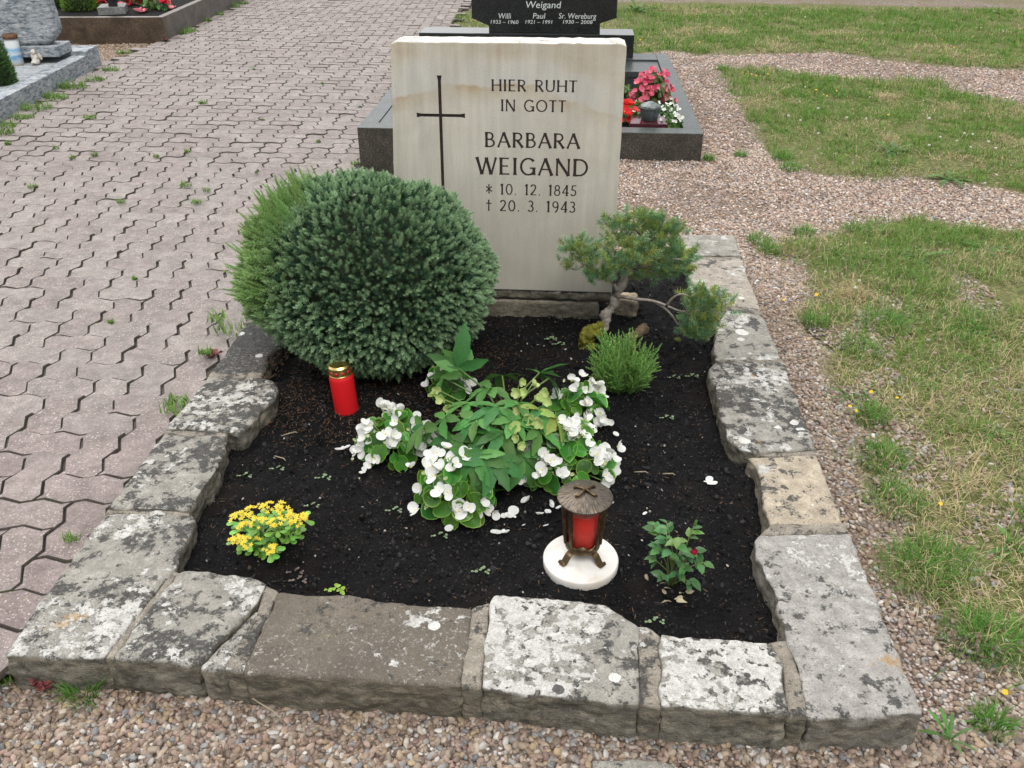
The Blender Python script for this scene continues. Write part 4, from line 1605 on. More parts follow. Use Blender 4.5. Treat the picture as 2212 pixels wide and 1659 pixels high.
# ================================================================ PLANTS
def shoot_template(n=34, open_=.95, nl=.42, wd=.055, base=.12):
    """needles round a twig of length 1 along Z; returns V (3n,3), tip weight (3n)"""
    V, t_ = [], []
    for k in range(n):
        t = base + (1 - base) * (k / (n - 1)) ** .9
        a = k * 2.39996 + random.uniform(-.3, .3)
        op = open_ * (1.05 - .75 * max(0, (t - .7) / .3) ** 1.5) + random.uniform(-.15, .15)
        d = Vector((cos(a) * sin(op), sin(a) * sin(op), cos(op)))
        p = Vector((0, 0, t * .93))
        sd = d.cross(Vector((cos(a + 1), sin(a + 1), .3))).normalized() * wd * .5
        l = nl * random.uniform(.8, 1.15) * (1 - .25 * t)
        V += [p - sd + d * .01, p + sd + d * .01, p + d * l]
        t_ += [0.15 + .25 * t, .15 + .25 * t, .55 + .45 * t]
    return np.array([tuple(v) for v in V]), np.array(t_)


def frames_np(D, rng_):
    """rotation matrices with local Z along rows of D and random roll"""
    D = D / np.linalg.norm(D, axis=1)[:, None]
    u = np.where(np.abs(D[:, 2:3]) > .95, np.array([[1., 0, 0]]), np.array([[0., 0, 1]]))
    x = np.cross(u, D)
    x /= np.linalg.norm(x, axis=1)[:, None]
    y = np.cross(D, x)
    a = rng_.uniform(0, 6.28, len(D))[:, None]
    X = x * np.cos(a) + y * np.sin(a)
    Y = -x * np.sin(a) + y * np.cos(a)
    return np.stack([X, Y, D], 2)


def place(T, P, R, S):
    return (np.einsum('mij,nj->mni', R * S[:, None, :] if S.ndim == 2 else R * S[:, None, None], T) + P[:, None, :]).reshape(-1, 3)


TEMPL = [shoot_template(30, 1.05, .46, .115, .2) for _ in range(4)]
NEEDLE = leaf_mat('spruce_needles', .5, .3, .12, var=.0)
BARK = plain('bark', (.085, .06, .045), .9, .1, var=.5, nscale=45, bump=.7, bscale=80)


def needle_mesh(name, P, D, S, ctip, cbase, seed=0, tm=TEMPL):
    r2 = np.random.default_rng(seed)
    R = frames_np(D, r2)
    pid = r2.integers(0, len(tm), len(P))
    Vs, Cs, Ts, off = [], [], [], 0
    for q in range(len(tm)):
        k = pid == q
        if not k.any():
            continue
        T, w_ = tm[q]
        V = place(T, P[k], R[k], S[k])
        C = (cbase[k][:, None, :] * (1 - w_)[None, :, None] + ctip[k][:, None, :] * w_[None, :, None]).reshape(-1, 3)
        Vs.append(V)
        Cs.append(C)
        Ts.append(np.arange(len(V)).reshape(-1, 3) + off)
        off += len(V)
    return mkt(name, np.concatenate(Vs), np.concatenate(Ts), np.concatenate(Cs), smooth=False)


def ball_points(n, c, r, zmin, seed, lump_=.05, lf=5.0):
    r2 = np.random.default_rng(seed)
    k = np.arange(n) + .5
    ph = np.arccos(1 - 2 * k / n)
    th = pi * (1 + 5 ** .5) * k
    d = np.stack([np.cos(th) * np.sin(ph), np.sin(th) * np.sin(ph), np.cos(ph)], 1)
    d += r2.normal(0, .018, d.shape)
    d /= np.linalg.norm(d, axis=1)[:, None]
    m = np.array([noise.noise(Vector(v) * lf * .55 + Vector((seed, 0, 0))) * 1.2 + .6 * noise.noise(Vector(v) * lf * 1.5 + Vector((0, seed, 0))) for v in d])
    P = c + d * r * (1 + lump_ * m)[:, None]
    N = d / r
    N /= np.linalg.norm(N, axis=1)[:, None]
    k = P[:, 2] > zmin
    return P[k], N[k], m[k]


# ---- round dwarf spruce
SC_, SR_ = np.array([-.660, 2.66, .357]), np.array([.392, .330, .322])
sp_ = empty('round_spruce', (SC_[0], SC_[1], SOIL), 'dense round blue-green dwarf spruce with a lighter shaggy side, beside the headstone', 'shrub')
SO_ = np.array([SC_[0], SC_[1], SOIL])
P, N, m = ball_points(6800, SC_, SR_, SOIL + .01, 3, .085, 4.2)
n = len(P)
D = N + np.array([0, 0, .16]) + rng.normal(0, .30, (n, 3))
# the reverted side: up and to the left, longer and yellower shoots
lf = np.clip((-(N[:, 0]) * 1.0 + N[:, 2] * .30 - N[:, 1] * .12 - .55 + .25 * np.array([noise.noise(Vector(p) * 6) for p in P])) * 3.2, 0, 1)
D += np.array([-.1, 0, .25])[None] * lf[:, None]
L = rng.uniform(.021, .031, n) * (1 + 1.0 * lf * rng.uniform(.3, 1.3, n))
P = P - N * rng.uniform(.004, .022, (n, 1)) + rng.normal(0, .003, P.shape)
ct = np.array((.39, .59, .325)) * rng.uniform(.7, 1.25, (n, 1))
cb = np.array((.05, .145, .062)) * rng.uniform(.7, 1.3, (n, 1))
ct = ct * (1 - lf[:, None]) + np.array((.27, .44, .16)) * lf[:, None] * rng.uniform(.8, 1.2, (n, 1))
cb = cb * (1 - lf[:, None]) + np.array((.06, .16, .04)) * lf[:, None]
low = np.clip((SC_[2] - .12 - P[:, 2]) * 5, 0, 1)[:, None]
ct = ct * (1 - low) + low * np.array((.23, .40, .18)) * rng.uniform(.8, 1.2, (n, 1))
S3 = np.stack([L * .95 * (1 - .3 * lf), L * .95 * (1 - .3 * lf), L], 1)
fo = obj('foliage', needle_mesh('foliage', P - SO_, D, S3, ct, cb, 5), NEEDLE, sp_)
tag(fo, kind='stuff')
# inner shaded shoots
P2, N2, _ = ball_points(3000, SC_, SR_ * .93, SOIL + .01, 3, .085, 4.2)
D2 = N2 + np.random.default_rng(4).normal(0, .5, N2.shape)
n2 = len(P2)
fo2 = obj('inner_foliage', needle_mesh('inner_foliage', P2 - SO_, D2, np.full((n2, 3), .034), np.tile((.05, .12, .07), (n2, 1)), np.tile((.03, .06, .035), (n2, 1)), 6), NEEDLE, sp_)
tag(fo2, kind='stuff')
core = lump(5, 3, .06, 1.0)  # solid dark core added inside the needles to block see-through
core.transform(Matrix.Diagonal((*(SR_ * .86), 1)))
DK = plain('core_dark', (.022, .03, .018), .95, .05, var=.4)
obj('dark_core', core, DK, sp_, tuple(SC_ - SO_))
# long single shoots breaking the outline on the shaggy side
tm = [shoot_template(60, .62, .17, .03, .05) for _ in range(2)]
for q in range(90):
    a = random.uniform(2.3, 4.1)
    e = random.uniform(-.1, 1.1)
    d = np.array([cos(a) * cos(e), sin(a) * cos(e) * .8, sin(e)])
    d /= np.linalg.norm(d)
    p = SC_ + d * SR_ * .97
    dd = Vector(d) + Vector((random.gauss(0, .2), random.gauss(0, .2), .55))
    if q < 2:
        me = mkt('shoot', tm[q][0], np.arange(len(tm[q][0])).reshape(-1, 3), np.array((.08, .19, .045)) * (1 - tm[q][1])[:, None] + np.array((.27, .42, .13)) * tm[q][1][:, None], smooth=False)
        me.materials.append(NEEDLE)
        tm[q] = (*tm[q], me)
    s_ = random.uniform(.075, .115)
    obj('shoot', tm[q % 2][2], None, sp_, M=TRS(Vector(p - SO_), frame(dd, roll=random.uniform(0, 6)), (s_ * .75, s_ * .75, s_)))

# ---- leaf and petal meshes


def blade_leaf(L, W, prof, n=6, fold=.12, droop=.15, cmid=(.05, .13, .03), cedge=None, serr=0.0, wave=0.0):
    """leaf along +Y, face up +Z; prof(t) gives half width 0..1"""
    V, Fc, C = [], [], []
    cedge = cedge or cmid
    for i in range(n + 1):
        t = i / n
        h = prof(t) * W * .5
        z = -droop * L * t * t
        for j, u in enumerate((-1, -.82, 0, .82, 1)):
            s_ = 1 + (serr * (1 if i % 2 else -1) if abs(u) == 1 else 0)
            V.append((u * h * s_, L * t, z + fold * abs(u) * h * 2 * (1 - .3 * t) + wave * W * sin(t * 9 + u * 2) * abs(u)))
            C.append(cedge if abs(u) == 1 else cmid)
    for i in range(n):
        for j in range(4):
            a = i * 5 + j
            Fc.append((a, a + 1, a + 6, a + 5))
    return V, Fc, C


def round_leaf(R=1.0, cmid=(.06, .16, .02), cedge=(.22, .36, .07), cup=.18, n=14):
    """begonia leaf: lopsided round with a paler rim, stalk at the origin"""
    V, Fc, C = [(0, .25 * R, 0)], [], [tuple(x * .8 for x in cmid)]
    for ring, (f, c) in enumerate(((.5, cmid), (.90, tuple(x * 1.15 for x in cmid)), (1.0, cedge))):
        for k in range(n):
            a = 2 * pi * k / n + .2
            rr = R * f * (1 + .14 * cos(a - 1.9) + .06 * sin(2 * a) + (.16 * max(0, cos(a - pi / 2)) ** 6) - .22 * max(0, cos(a + pi / 2)) ** 8)
            x, y = rr * cos(a), rr * sin(a) * 1.12 + R * .75
            z = cup * 1.5 * abs(x) * (.5 + f) + .06 * R * f * f * sin(5 * a) - .16 * (y / max(R, 1e-6)) ** 2 * R * .5
            if ring == 2:
                z += .02 * R
            V.append((x, y, z))
            C.append(c)
    V[0] = (0, R * .75, 0)
    for k in range(n):
        Fc.append((0, 1 + k, 1 + (k + 1) % n))
    for ring in range(2):
        for k in range(n):
            a, b = 1 + ring * n + k, 1 + ring * n + (k + 1) % n
            Fc.append((a, a + n, b + n, b))
    return V, Fc, C


def petal_geo(R=1.0, cup=.3, asp=1.0, n=12, c=(.84, .84, .82)):
    V, Fc = [(0, 0, 0)], []
    for f in (.55, 1.0):
        for k in range(n):
            a = 2 * pi * k / n
            x, y = R * f * cos(a) * asp, R * f * sin(a) + R * .9 * 1.0
            V.append((x, y, cup * R * (f * f) * (.6 + .4 * sin(a)) + .04 * R * sin(3 * a)))
    V[0] = (0, R * .9, 0)
    for k in range(n):
        Fc.append((0, 1 + k, 1 + (k + 1) % n))
    for k in range(n):
        a, b = 1 + k, 1 + (k + 1) % n
        Fc.append((a, a + n, b + n, b))
    return V, Fc, [c] * len(V)


LEAFG = leaf_mat('begonia_leaf', .32, .5, .28, var=.22, vein=.3)
LEAFH = leaf_mat('hellebore_leaf', .5, .25, .22, var=.25, vein=.4)
STEM = leaf_mat('green_stem', .5, .35, .1, var=.15)


def petal_mat(name, trans=.3, rough=.55):
    m = M_(name, rough, .3)
    c = m.attr('col')
    r = m.rand()
    c = m.mix(1.0, c, m.mix(r, (.94, .95, .92), (1, 1, 1)), 'MULTIPLY')
    c = m.mix(.35, c, m.ramp(m.noise(m.coord('Object'), 2.5, 3), [(.35, .86), (.6, 1.03)]), 'MULTIPLY')
    m.base(c)
    m.translucent(c, trans)
    return m.m


PETW = petal_mat('white_petal')


def kinds(name, geos, mat):
    out = []
    for g in geos:
        me = mk(name, g)
        me.materials.append(mat)
        out.append(me)
    return out


B_LEAF = kinds('leaf', [round_leaf(1, (.058 * a, .19 * a, .024), (.34, .54, .11), cup) for a, cup in ((1, .12), (1.25, .28), (.75, -.05), (.95, .4), (1.1, .2))], LEAFG)
B_PET = kinds('petal', [petal_geo(1, .35, 1.05), petal_geo(1, .55, .95), petal_geo(1, .15, 1.1)], PETW)
B_PETS = kinds('petal', [petal_geo(.62, .3, .6)], PETW)
B_EYE = mk('flower', (lump(3, 1, .2, .8).vertices and [tuple(v.co * .30) for v in lump(3, 1, .2, .8).vertices], [tuple(p.vertices) for p in lump(3, 1, .2, .8).polygons], None))
EYEM = plain('stamens', (.62, .48, .10), .6)
B_EYE.materials.append(EYEM)
B_BUD = kinds('bud', [petal_geo(.55, .9, .8, c=(.50, .58, .28)), petal_geo(.5, 1.0, .7, c=(.62, .66, .42))], PETW)


def dome_dir(zmin=.0, rnd=random):
    a = rnd.uniform(0, 2 * pi)
    z = rnd.uniform(zmin, 1) ** .8
    r = sqrt(max(0, 1 - z * z))
    return Vector((r * cos(a), r * sin(a), z))


def flower_at(parent, p, nrm, s, eye=B_EYE, pet=B_PET, pets=B_PETS, rnd=random, name='flower'):
    M3 = frame(nrm, roll=rnd.uniform(0, 6.28))
    f = obj(name, eye, None, parent, M=TRS(p, M3, s))
    for k in range(4):
        big = k % 2 == 0
        me = rnd.choice(pet) if big else pets[0]
        M = Matrix.Rotation(k * pi / 2 + rnd.uniform(-.15, .15), 4, 'Z') @ Matrix.Rotation(rnd.uniform(.1, .9) if big else .35, 4, 'X')
        M = M @ Matrix.Diagonal((1.0, rnd.uniform(.8, 1.05), 1, 1))
        obj('petal', me, None, f, M=M)
    return f


def begonia(c, R, Hh, nleaf, ncl, label, seed, ls=.024, fs=.0105, leafs=B_LEAF, eye=B_EYE, pet=B_PET, pets=B_PETS, buds=B_BUD, nm='begonia', group='bedding begonias', flow=(1, 3), cat='flower', bias=None):
    rnd = random.Random(seed)
    root = empty(nm, c, label, cat, group)
    st = []
    for k in range(nleaf):
        zz = 1 - (k + .5) / nleaf * .93
        az = k * 2.39996 + rnd.uniform(-.35, .35) + seed
        d = Vector((cos(az) * sqrt(1 - zz * zz), sin(az) * sqrt(1 - zz * zz), zz))
        rr = rnd.uniform(.78, 1.02)
        p = Vector((d.x * R * rr, d.y * R * rr, max(.012, d.z * Hh * rr)))
        nr = (d * .75 + Vector((0, -.4, .55)) + Vector((rnd.gauss(0, .38), rnd.gauss(0, .38), rnd.gauss(0, .2)))).normalized()
        out = Vector((d.x, d.y, -.2))
        y = (out - nr * out.dot(nr)).normalized()
        x = y.cross(nr)
        M3 = Matrix((x, y, nr)).transposed() @ Matrix.Rotation(rnd.gauss(0, .7), 3, 'Z')
        s_ = ls * rnd.uniform(.5, 1.35)
        base = p - y * s_ * .8
        obj('leaf', rnd.choice(leafs), None, root, M=TRS(base, M3, (s_, s_, s_)))
        st.append(tube([(d.x * .01, d.y * .01, 0), Vector((d.x * R * .4, d.y * R * .4, p.z * .75)), base], [.003, .0024, .0018], 5, (.16, .25, .07)))
    for k in range(ncl):
        zz = min(.99, max(.1, 1 - (k + .5) / ncl * .86 + rnd.uniform(-.12, .12)))
        az = k * 2.39996 + rnd.uniform(-1.6, 1.6) + seed * 1.7
        d = Vector((cos(az) * sqrt(1 - zz * zz), sin(az) * sqrt(1 - zz * zz), zz))
        if bias:
            d = (d + Vector(bias)).normalized()
            d.z = max(d.z, .1)
        p = Vector((d.x * R * 1.02, d.y * R * 1.02, d.z * Hh * 1.08 + .010))
        for q in range(rnd.randint(*flow)):
            pp = p + Vector((rnd.gauss(0, .014), rnd.gauss(0, .014), rnd.gauss(0, .010)))
            nr = d * .7 + Vector((rnd.gauss(0, .35), -.45 + rnd.gauss(0, .35), .45))
            flower_at(root, pp, nr, fs * rnd.uniform(.8, 1.25), eye, pet, pets, rnd)
        if buds:
            for q in range(rnd.randint(0, 2)):
                pp = p + Vector((rnd.gauss(0, .016), rnd.gauss(0, .016), -.006))
                M3 = frame(Vector((rnd.gauss(0, .6), rnd.gauss(-.3, .5), .4)), roll=rnd.uniform(0, 6))
                obj('bud', rnd.choice(buds), None, root, M=TRS(pp, M3, fs * .95))
        st.append(tube([(0, 0, .01), p * .6 + Vector((0, 0, .01)), p], [.0025, .002, .0015], 5, (.2, .30, .10)))
    obj('stems', mk('stems', merge(st)), STEM, root)
    return root


begonia(G(848, 975, .045), .100, .115, 64, 19, 'white begonia at the left end of the flower clump, nearest the red candle', 11, .021, .0122)
begonia(G(988, 1088, .045), .110, .130, 74, 23, 'white begonia at the front of the clump, facing the front border', 12, .022, .0126)
begonia(G(1222, 1022, .045), .125, .140, 84, 32, 'white begonia full of flowers directly behind the bronze lantern', 13, .0215, .0126)
begonia(G(1248, 905, .045), .086, .115, 46, 17, 'white begonia at the back right of the clump, beside the heather', 14, .0205, .0118)
begonia(G(972, 850, .045), .066, .11, 28, 7, 'small white begonia half hidden at the back of the clump', 15, .020, .0115)

# ---- hellebore: fans of leaflets and green flowers
def lance(t):
    return max(.03, sin(pi * min(1, t * .93 + .035)) ** .85 * (1 - .12 * t))


H_LF = kinds('leaflet', [blade_leaf(1, .40, lance, 7, .16, d_, c_, None, .10, .03) for d_, c_ in ((.22, (.052, .150, .040)), (.35, (.075, .205, .048)), (.1, (.10, .245, .06)))], LEAFH)
H_LFY = kinds('leaflet', [blade_leaf(1, .40, lance, 7, .16, .3, (.27, .36, .08), (.40, .38, .11), .10, .03)], LEAFH)
HB = G(1095, 940, .045)
hel = empty('hellebore', HB, 'dark green hellebore with fan-shaped leaves and pale green flowers amid the white begonias', 'plant')
HUBS = [(990, 795, .165, (-.1, -.95, .25), 3, .105, 0, 0), (1003, 805, .150, (.5, -.6, .6), 4, .085, 0, 1), (958, 815, .13, (-.6, -.2, .6), 3, .07, 0, 2),
        (1085, 812, .165, (0, .5, .75), 5, .072, 0, 0), (1060, 838, .195, (-.3, .1, .9), 6, .082, 0, 1), (1165, 806, .165, (-.1, .4, .8), 4, .085, 0, 2), (1185, 818, .16, (.6, .3, .6), 4, .078, 0, 1),
        (1075, 880, .205, (0, -.1, 1), 6, .080, 0, 0), (1120, 870, .2, (.4, .2, .9), 6, .076, 0, 1), (1030, 905, .185, (-.4, -.2, .9), 6, .075, 0, 2), (1085, 935, .17, (.1, -.4, .9), 6, .074, 0, 0),
        (960, 905, .155, (-.7, -.1, .75), 6, .086, 0, 1), (915, 920, .13, (-.8, -.3, .5), 5, .085, 0, 2), (975, 945, .14, (-.5, -.5, .7), 6, .07, 0, 0), (1030, 985, .165, (-.2, -.7, .75), 7, .085, 0, 1),
        (1070, 990, .160, (.25, -.7, .75), 7, .082, 0, 0), (1130, 985, .11, (.3, -.7, .6), 6, .082, 0, 0), (1165, 925, .16, (.5, -.3, .8), 6, .072, 0, 2), (1200, 900, .165, (.7, 0, .75), 6, .078, 1, 0), (1165, 885, .185, (.4, .1, .9), 6, .07, 1, 0),
        (1010, 870, .17, (-.4, .1, .9), 5, .07, 0, 2), (1110, 905, .19, (.2, -.3, .95), 6, .07, 0, 2), (1000, 960, .125, (-.2, -.6, .6), 5, .07, 0, 0), (1100, 960, .13, (.0, -.5, .8), 5, .07, 0, 0), (1040, 935, .15, (-.2, -.3, .9), 6, .068, 0, 0)]
for px, py, z, nr, nl, L_, yel, kd in HUBS:
    p = G(px, py, z + SOIL) - HB
    nr = Vector(nr).normalized()
    out = Vector((p.x, p.y, 0)).normalized() + Vector((nr.x, nr.y, 0)) * .5
    if nr.y < -.9:
        out = Vector((.05, 0, 1))
    y = (out - nr * out.dot(nr)).normalized()
    M3 = Matrix((y.cross(nr), y, nr)).transposed()
    mid = Vector((p.x * .35, p.y * .35, p.z * .7))
    pe = mk('leaf', tube(smooth_path([(p.x * .1, p.y * .1, 0), mid, p], 3), .0026, 6, (.13, .20, .06)))
    lf_ = obj('leaf', pe, STEM, hel)
    for k in range(nl):
        a = (k / (nl - 1) - .5) * radians(200 if nl > 4 else 130) + random.gauss(0, .08)
        s_ = 1.22 * L_ * (1 - .22 * abs(k / (nl - 1) - .5) * 2) * random.uniform(.9, 1.08)
        me = H_LFY[0] if yel and random.random() < .75 else H_LF[(kd + (1 if random.random() < .3 else 0)) % 3]
        M = TRS(p, M3 @ Matrix.Rotation(a, 3, 'Z') @ Matrix.Rotation(random.uniform(-.2, .3), 3, 'X') @ Matrix.Rotation(random.gauss(0, .2), 3, 'Y'), s_)
        obj('leaflet', me, None, lf_, M=M)
HFL = petal_mat('hellebore_petal', .3)
H_PET = kinds('petal', [petal_geo(1, .5, .85, c=(.48, .60, .22)), petal_geo(1, .7, .8, c=(.56, .65, .28))], HFL)
H_EYE = mk('flower', ([tuple(v.co * .35) for v in lump(4, 1, .3, .9).vertices], [tuple(p.vertices) for p in lump(4, 1, .3, .9).polygons], None))
H_EYE.materials.append(plain('green_stamens', (.38, .44, .12), .6))
for px, py, z in [(945, 842, .15), (955, 862, .15), (938, 855, .15), (1125, 825, .2), (1150, 832, .2), (1118, 848, .2), (1160, 862, .2), (1175, 848, .19), (1110, 880, .2), (1120, 895, .19), (1145, 905, .19), (1165, 912, .18), (1108, 925, .185), (1118, 945, .17), (1122, 962, .16), (1185, 870, .18), (965, 880, .14), (1135, 850, .2)]:
    p = G(px, py, z + SOIL) - HB
    nr = Vector((random.gauss(0, .5), -.7 + random.gauss(0, .4), .35))
    M3 = frame(nr, roll=random.uniform(0, 6))
    s_ = .0105 * random.uniform(.85, 1.2)
    f = obj('flower', H_EYE, None, hel, M=TRS(p, M3, s_))
    for k in range(5):
        obj('petal', random.choice(H_PET), None, f, M=Matrix.Rotation(k * 2 * pi / 5, 4, 'Z') @ Matrix.Rotation(random.uniform(.2, .7), 4, 'X'))
    obj('flower_stem', mk('flower_stem', tube([(p.x * .2, p.y * .2, 0), Vector((p.x * .6, p.y * .6, p.z * .7)), p - Vector(nr).normalized() * .004], .0017, 5, (.20, .30, .08))), STEM, hel)

# ---- yellow stonecrop
SB = G(580, 1176, .045)
sed = empty('stonecrop', SB, 'low stonecrop with yellow flower heads in the front left corner of the soil', 'flower')
def spoon(t):
    return max(.12, min(1, .25 + 1.1 * t)) * (1 if t < .75 else sqrt(max(.05, 1 - ((t - .75) / .27) ** 2)))


S_LF = kinds('leaf', [blade_leaf(1, .62, spoon, 6, -.08, .25, c_, ce, .04) for c_, ce in (((.17, .38, .05), (.25, .47, .09)), ((.13, .31, .045), (.21, .41, .08)))], leaf_mat('stonecrop_leaf', .45, .4, .2, var=.2))
V, Fc, C = [], [], []
for k in range(5):
    a = 2 * pi * k / 5
    d, s_ = Vector((cos(a), sin(a), .25)), Vector((-sin(a), cos(a), 0)) * .26
    b = len(V)
    V += [Vector((0, 0, 0)), d * .45 + s_, d, d * .45 - s_]
    Fc += [(b, b + 1, b + 2, b + 3)]
    C += [(.80, .62, .05)] * 4
b = len(V)
V += [Vector((.13, 0, .28)), Vector((-.07, .12, .28)), Vector((-.07, -.12, .28)), Vector((0, 0, .05))]
Fc += [(b, b + 1, b + 3), (b + 1, b + 2, b + 3), (b + 2, b, b + 3), (b, b + 1, b + 2)]
C += [(.60, .50, .14)] * 4
STAR = (V, Fc, C)
SFL = petal_mat('yellow_petal', .2)
st = []
for px, py, z, r in [(515, 1120, .085, .022), (545, 1107, .10, .024), (575, 1098, .11, .024), (608, 1098, .105, .02), (560, 1130, .105, .026), (600, 1132, .105, .024), (635, 1125, .09, .026), (655, 1118, .085, .018), (510, 1168, .07, .020), (540, 1172, .075, .024), (585, 1190, .06, .018), (525, 1140, .08, .015), (620, 1112, .1, .018)]:
    p = G(px, py, z + SOIL) - SB
    g = []
    for k in range(int(14 * r / .02)):
        a, q = random.uniform(0, 6.28), r * sqrt(random.random())
        o_ = Vector((q * cos(a), q * sin(a) * .9, .012 - q * .4 + random.gauss(0, .002)))
        nr = Vector((o_.x * 18, o_.y * 18 - .25, 1))
        g.append(xf(STAR, TRS(o_, frame(nr, roll=random.uniform(0, 6)), .0068 * random.uniform(.8, 1.2))))
        if random.random() < .7:
            bp = o_ + Vector((random.gauss(0, .004), random.gauss(0, .004), 0))
            lg = lump(2, 1, .1, 1.2)
            g.append(xf(([v.co for v in lg.vertices], [tuple(f.vertices) for f in lg.polygons], [(.55, .50, .16)] * len(lg.vertices)), TRS(bp, Matrix.Identity(3), .0018)))
            bpy.data.meshes.remove(lg)
    obj('flower_head', mk('flower_head', merge(g), False), SFL, sed, p)
    st.append(tube([(p.x * .15, p.y * .15, 0), Vector((p.x * .7, p.y * .7, p.z * .5)), p], .002, 5, (.12, .22, .05)))
    for k in range(14):
        a = k * 2.4 + random.uniform(-.3, .3)
        t = random.uniform(.25, .98)
        q = Vector((p.x * (.4 + .6 * t), p.y * (.4 + .6 * t), p.z * t)) + Vector((cos(a), sin(a), 0)) * .008
        obj('leaf', random.choice(S_LF), None, sed, M=TRS(q, Matrix.Rotation(a - pi / 2, 3, 'Z') @ Matrix.Rotation(random.uniform(-.1, .6), 3, 'X'), random.uniform(.019, .029)))
obj('stems', mk('stems', merge(st)), STEM, sed)

# ---- young rose with a red bud
RB = G(1448, 1262, .045)
ros = empty('rose_bush', RB, 'small young rose with one red bud to the right of the bronze lantern', 'rose')
def ovate(t):
    return max(.02, sin(pi * t ** .75) ** .9)


R_LF = kinds('leaflet', [blade_leaf(1, .62, ovate, 7, .14, .2, c_, ce, .07) for c_, ce in (((.06, .16, .052), (.08, .18, .065)), ((.09, .22, .065), (.115, .25, .08)), ((.12, .26, .05), (.15, .27, .06)))], leaf_mat('rose_leaf', .4, .4, .22, var=.2))
stg = []
TIPS = [(1412, 1135, .13), (1440, 1130, .15), (1465, 1160, .15), (1497, 1142, .16), (1420, 1180, .11), (1500, 1190, .11), (1520, 1215, .09), (1410, 1205, .075), (1448, 1190, .12), (1465, 1235, .06), (1430, 1240, .06), (1480, 1225, .08), (1495, 1255, .05), (1440, 1155, .14), (1475, 1195, .11)]
for px, py, z in TIPS:
    p = G(px, py, z + SOIL) - RB
    mid = Vector((p.x * .35 + random.gauss(0, .006), p.y * .35, p.z * .55))
    stg.append(tube(smooth_path([(random.gauss(0, .006), random.gauss(0, .006), 0), mid, p], 3), .0016, 5, (.13, .17, .05)))
    ax = (p - mid).normalized()
    for k in range(5):
        s_ = random.uniform(.022, .034)
        t = 1 - .16 * ((k + 1) // 2)
        q = mid.lerp(p, t)
        side = 0 if k == 0 else (1 if k % 2 else -1)
        az = math.atan2(ax.y, ax.x) - pi / 2 + side * random.uniform(.8, 1.3) + random.gauss(0, .25)
        M3 = Matrix.Rotation(az, 3, 'Z') @ Matrix.Rotation(random.uniform(-.2, .55), 3, 'X') @ Matrix.Rotation(random.gauss(0, .35), 3, 'Y')
        kd = 2 if (py < 1170 and random.random() < .3) else random.choice((0, 0, 1))
        obj('leaf', R_LF[kd], None, ros, M=TRS(q, M3, s_))
obj('stems', mk('stems', merge(stg)), STEM, ros)
bp = G(1495, 1200, .14) - RB
g = []
for k in range(7):
    a = k * 2.4
    g.append(xf(petal_geo(1, .9, .8, 8, (.50, .02, .07)), TRS((0, 0, 0), Matrix.Rotation(a, 3, 'Z') @ Matrix.Rotation(1.15 - .05 * k, 3, 'X'), (1, 1, 1))))
bud = obj('bud', mk('bud', merge(g)), petal_mat('red_petal', .15), ros, M=TRS(bp, frame((.25, -.3, 1)), .0115))
g = [xf(blade_leaf(1.6, .5, ovate, 4, .1, -.2, (.12, .2, .05)), TRS((0, 0, 0), Matrix.Rotation(k * 2 * pi / 5, 3, 'Z') @ Matrix.Rotation(.9, 3, 'X'))) for k in range(5)]
obj('sepals', mk('sepals', merge(g)), STEM, bud)
bp2 = G(1500, 1138, .165 + SOIL) - RB
g = [xf(blade_leaf(1.9, .7, ovate, 5, .25, -.1, (.13, .23, .06)), TRS((0, 0, 0), Matrix.Rotation(k * 2 * pi / 5, 3, 'Z') @ Matrix.Rotation(1.3, 3, 'X'))) for k in range(5)]
obj('bud', mk('bud', merge(g)), STEM, ros, M=TRS(bp2, frame((.15, 0, 1)), .011))
obj('bud_stem', mk('bud_stem', tube([(0, 0, .03), bp * .6 + Vector((0, 0, .02)), bp], .0018, 5, (.15, .2, .06))), STEM, ros)
DRY = leaf_mat('dry_leaf', .7, .2, .2, var=.3)
D_LF = kinds('dry_leaf', [blade_leaf(1, .5, ovate, 5, .3, .3, (.42, .36, .25), None, .1, .08)], DRY)
for px, py in [(1432, 1272), (1440, 1283), (1460, 1298), (1468, 1283), (1450, 1300), (1475, 1290), (1395, 1240), (1425, 1262), (1480, 1278)]:
    p = G(px, py, SOIL + .008) - RB
    obj('dry_leaf', D_LF[0], None, ros, M=TRS(p, Euler((random.gauss(0, .5), random.gauss(0, .5), random.uniform(0, 6))).to_matrix(), random.uniform(.016, .028)))

# ---- heather
EB = G(1345, 842, .045)
hea = empty('heather', EB, 'bright green heather tuft with upright shoots below the gnarled little conifer', 'shrub')
def sprig():
    V0, w0 = shoot_template(70, .6, .07, .026, .02)
    Vs_, Ws_ = [V0], [w0]
    for k in range(9):
        Vq, wq = shoot_template(30, .6, .16, .06, .02)
        t, a_, s_ = random.uniform(.15, .72), k * 2.4, random.uniform(.20, .34)
        M3 = np.array(frame((cos(a_) * .75, sin(a_) * .75, 1)))
        Vs_.append(Vq @ M3.T * s_ + np.array([0, 0, t]))
        Ws_.append(wq)
    w_ = np.concatenate(Ws_)
    return np.concatenate(Vs_), np.clip(w_ + np.repeat(np.random.default_rng(3).normal(0, .22, len(w_) // 3), 3), 0, 1.2)


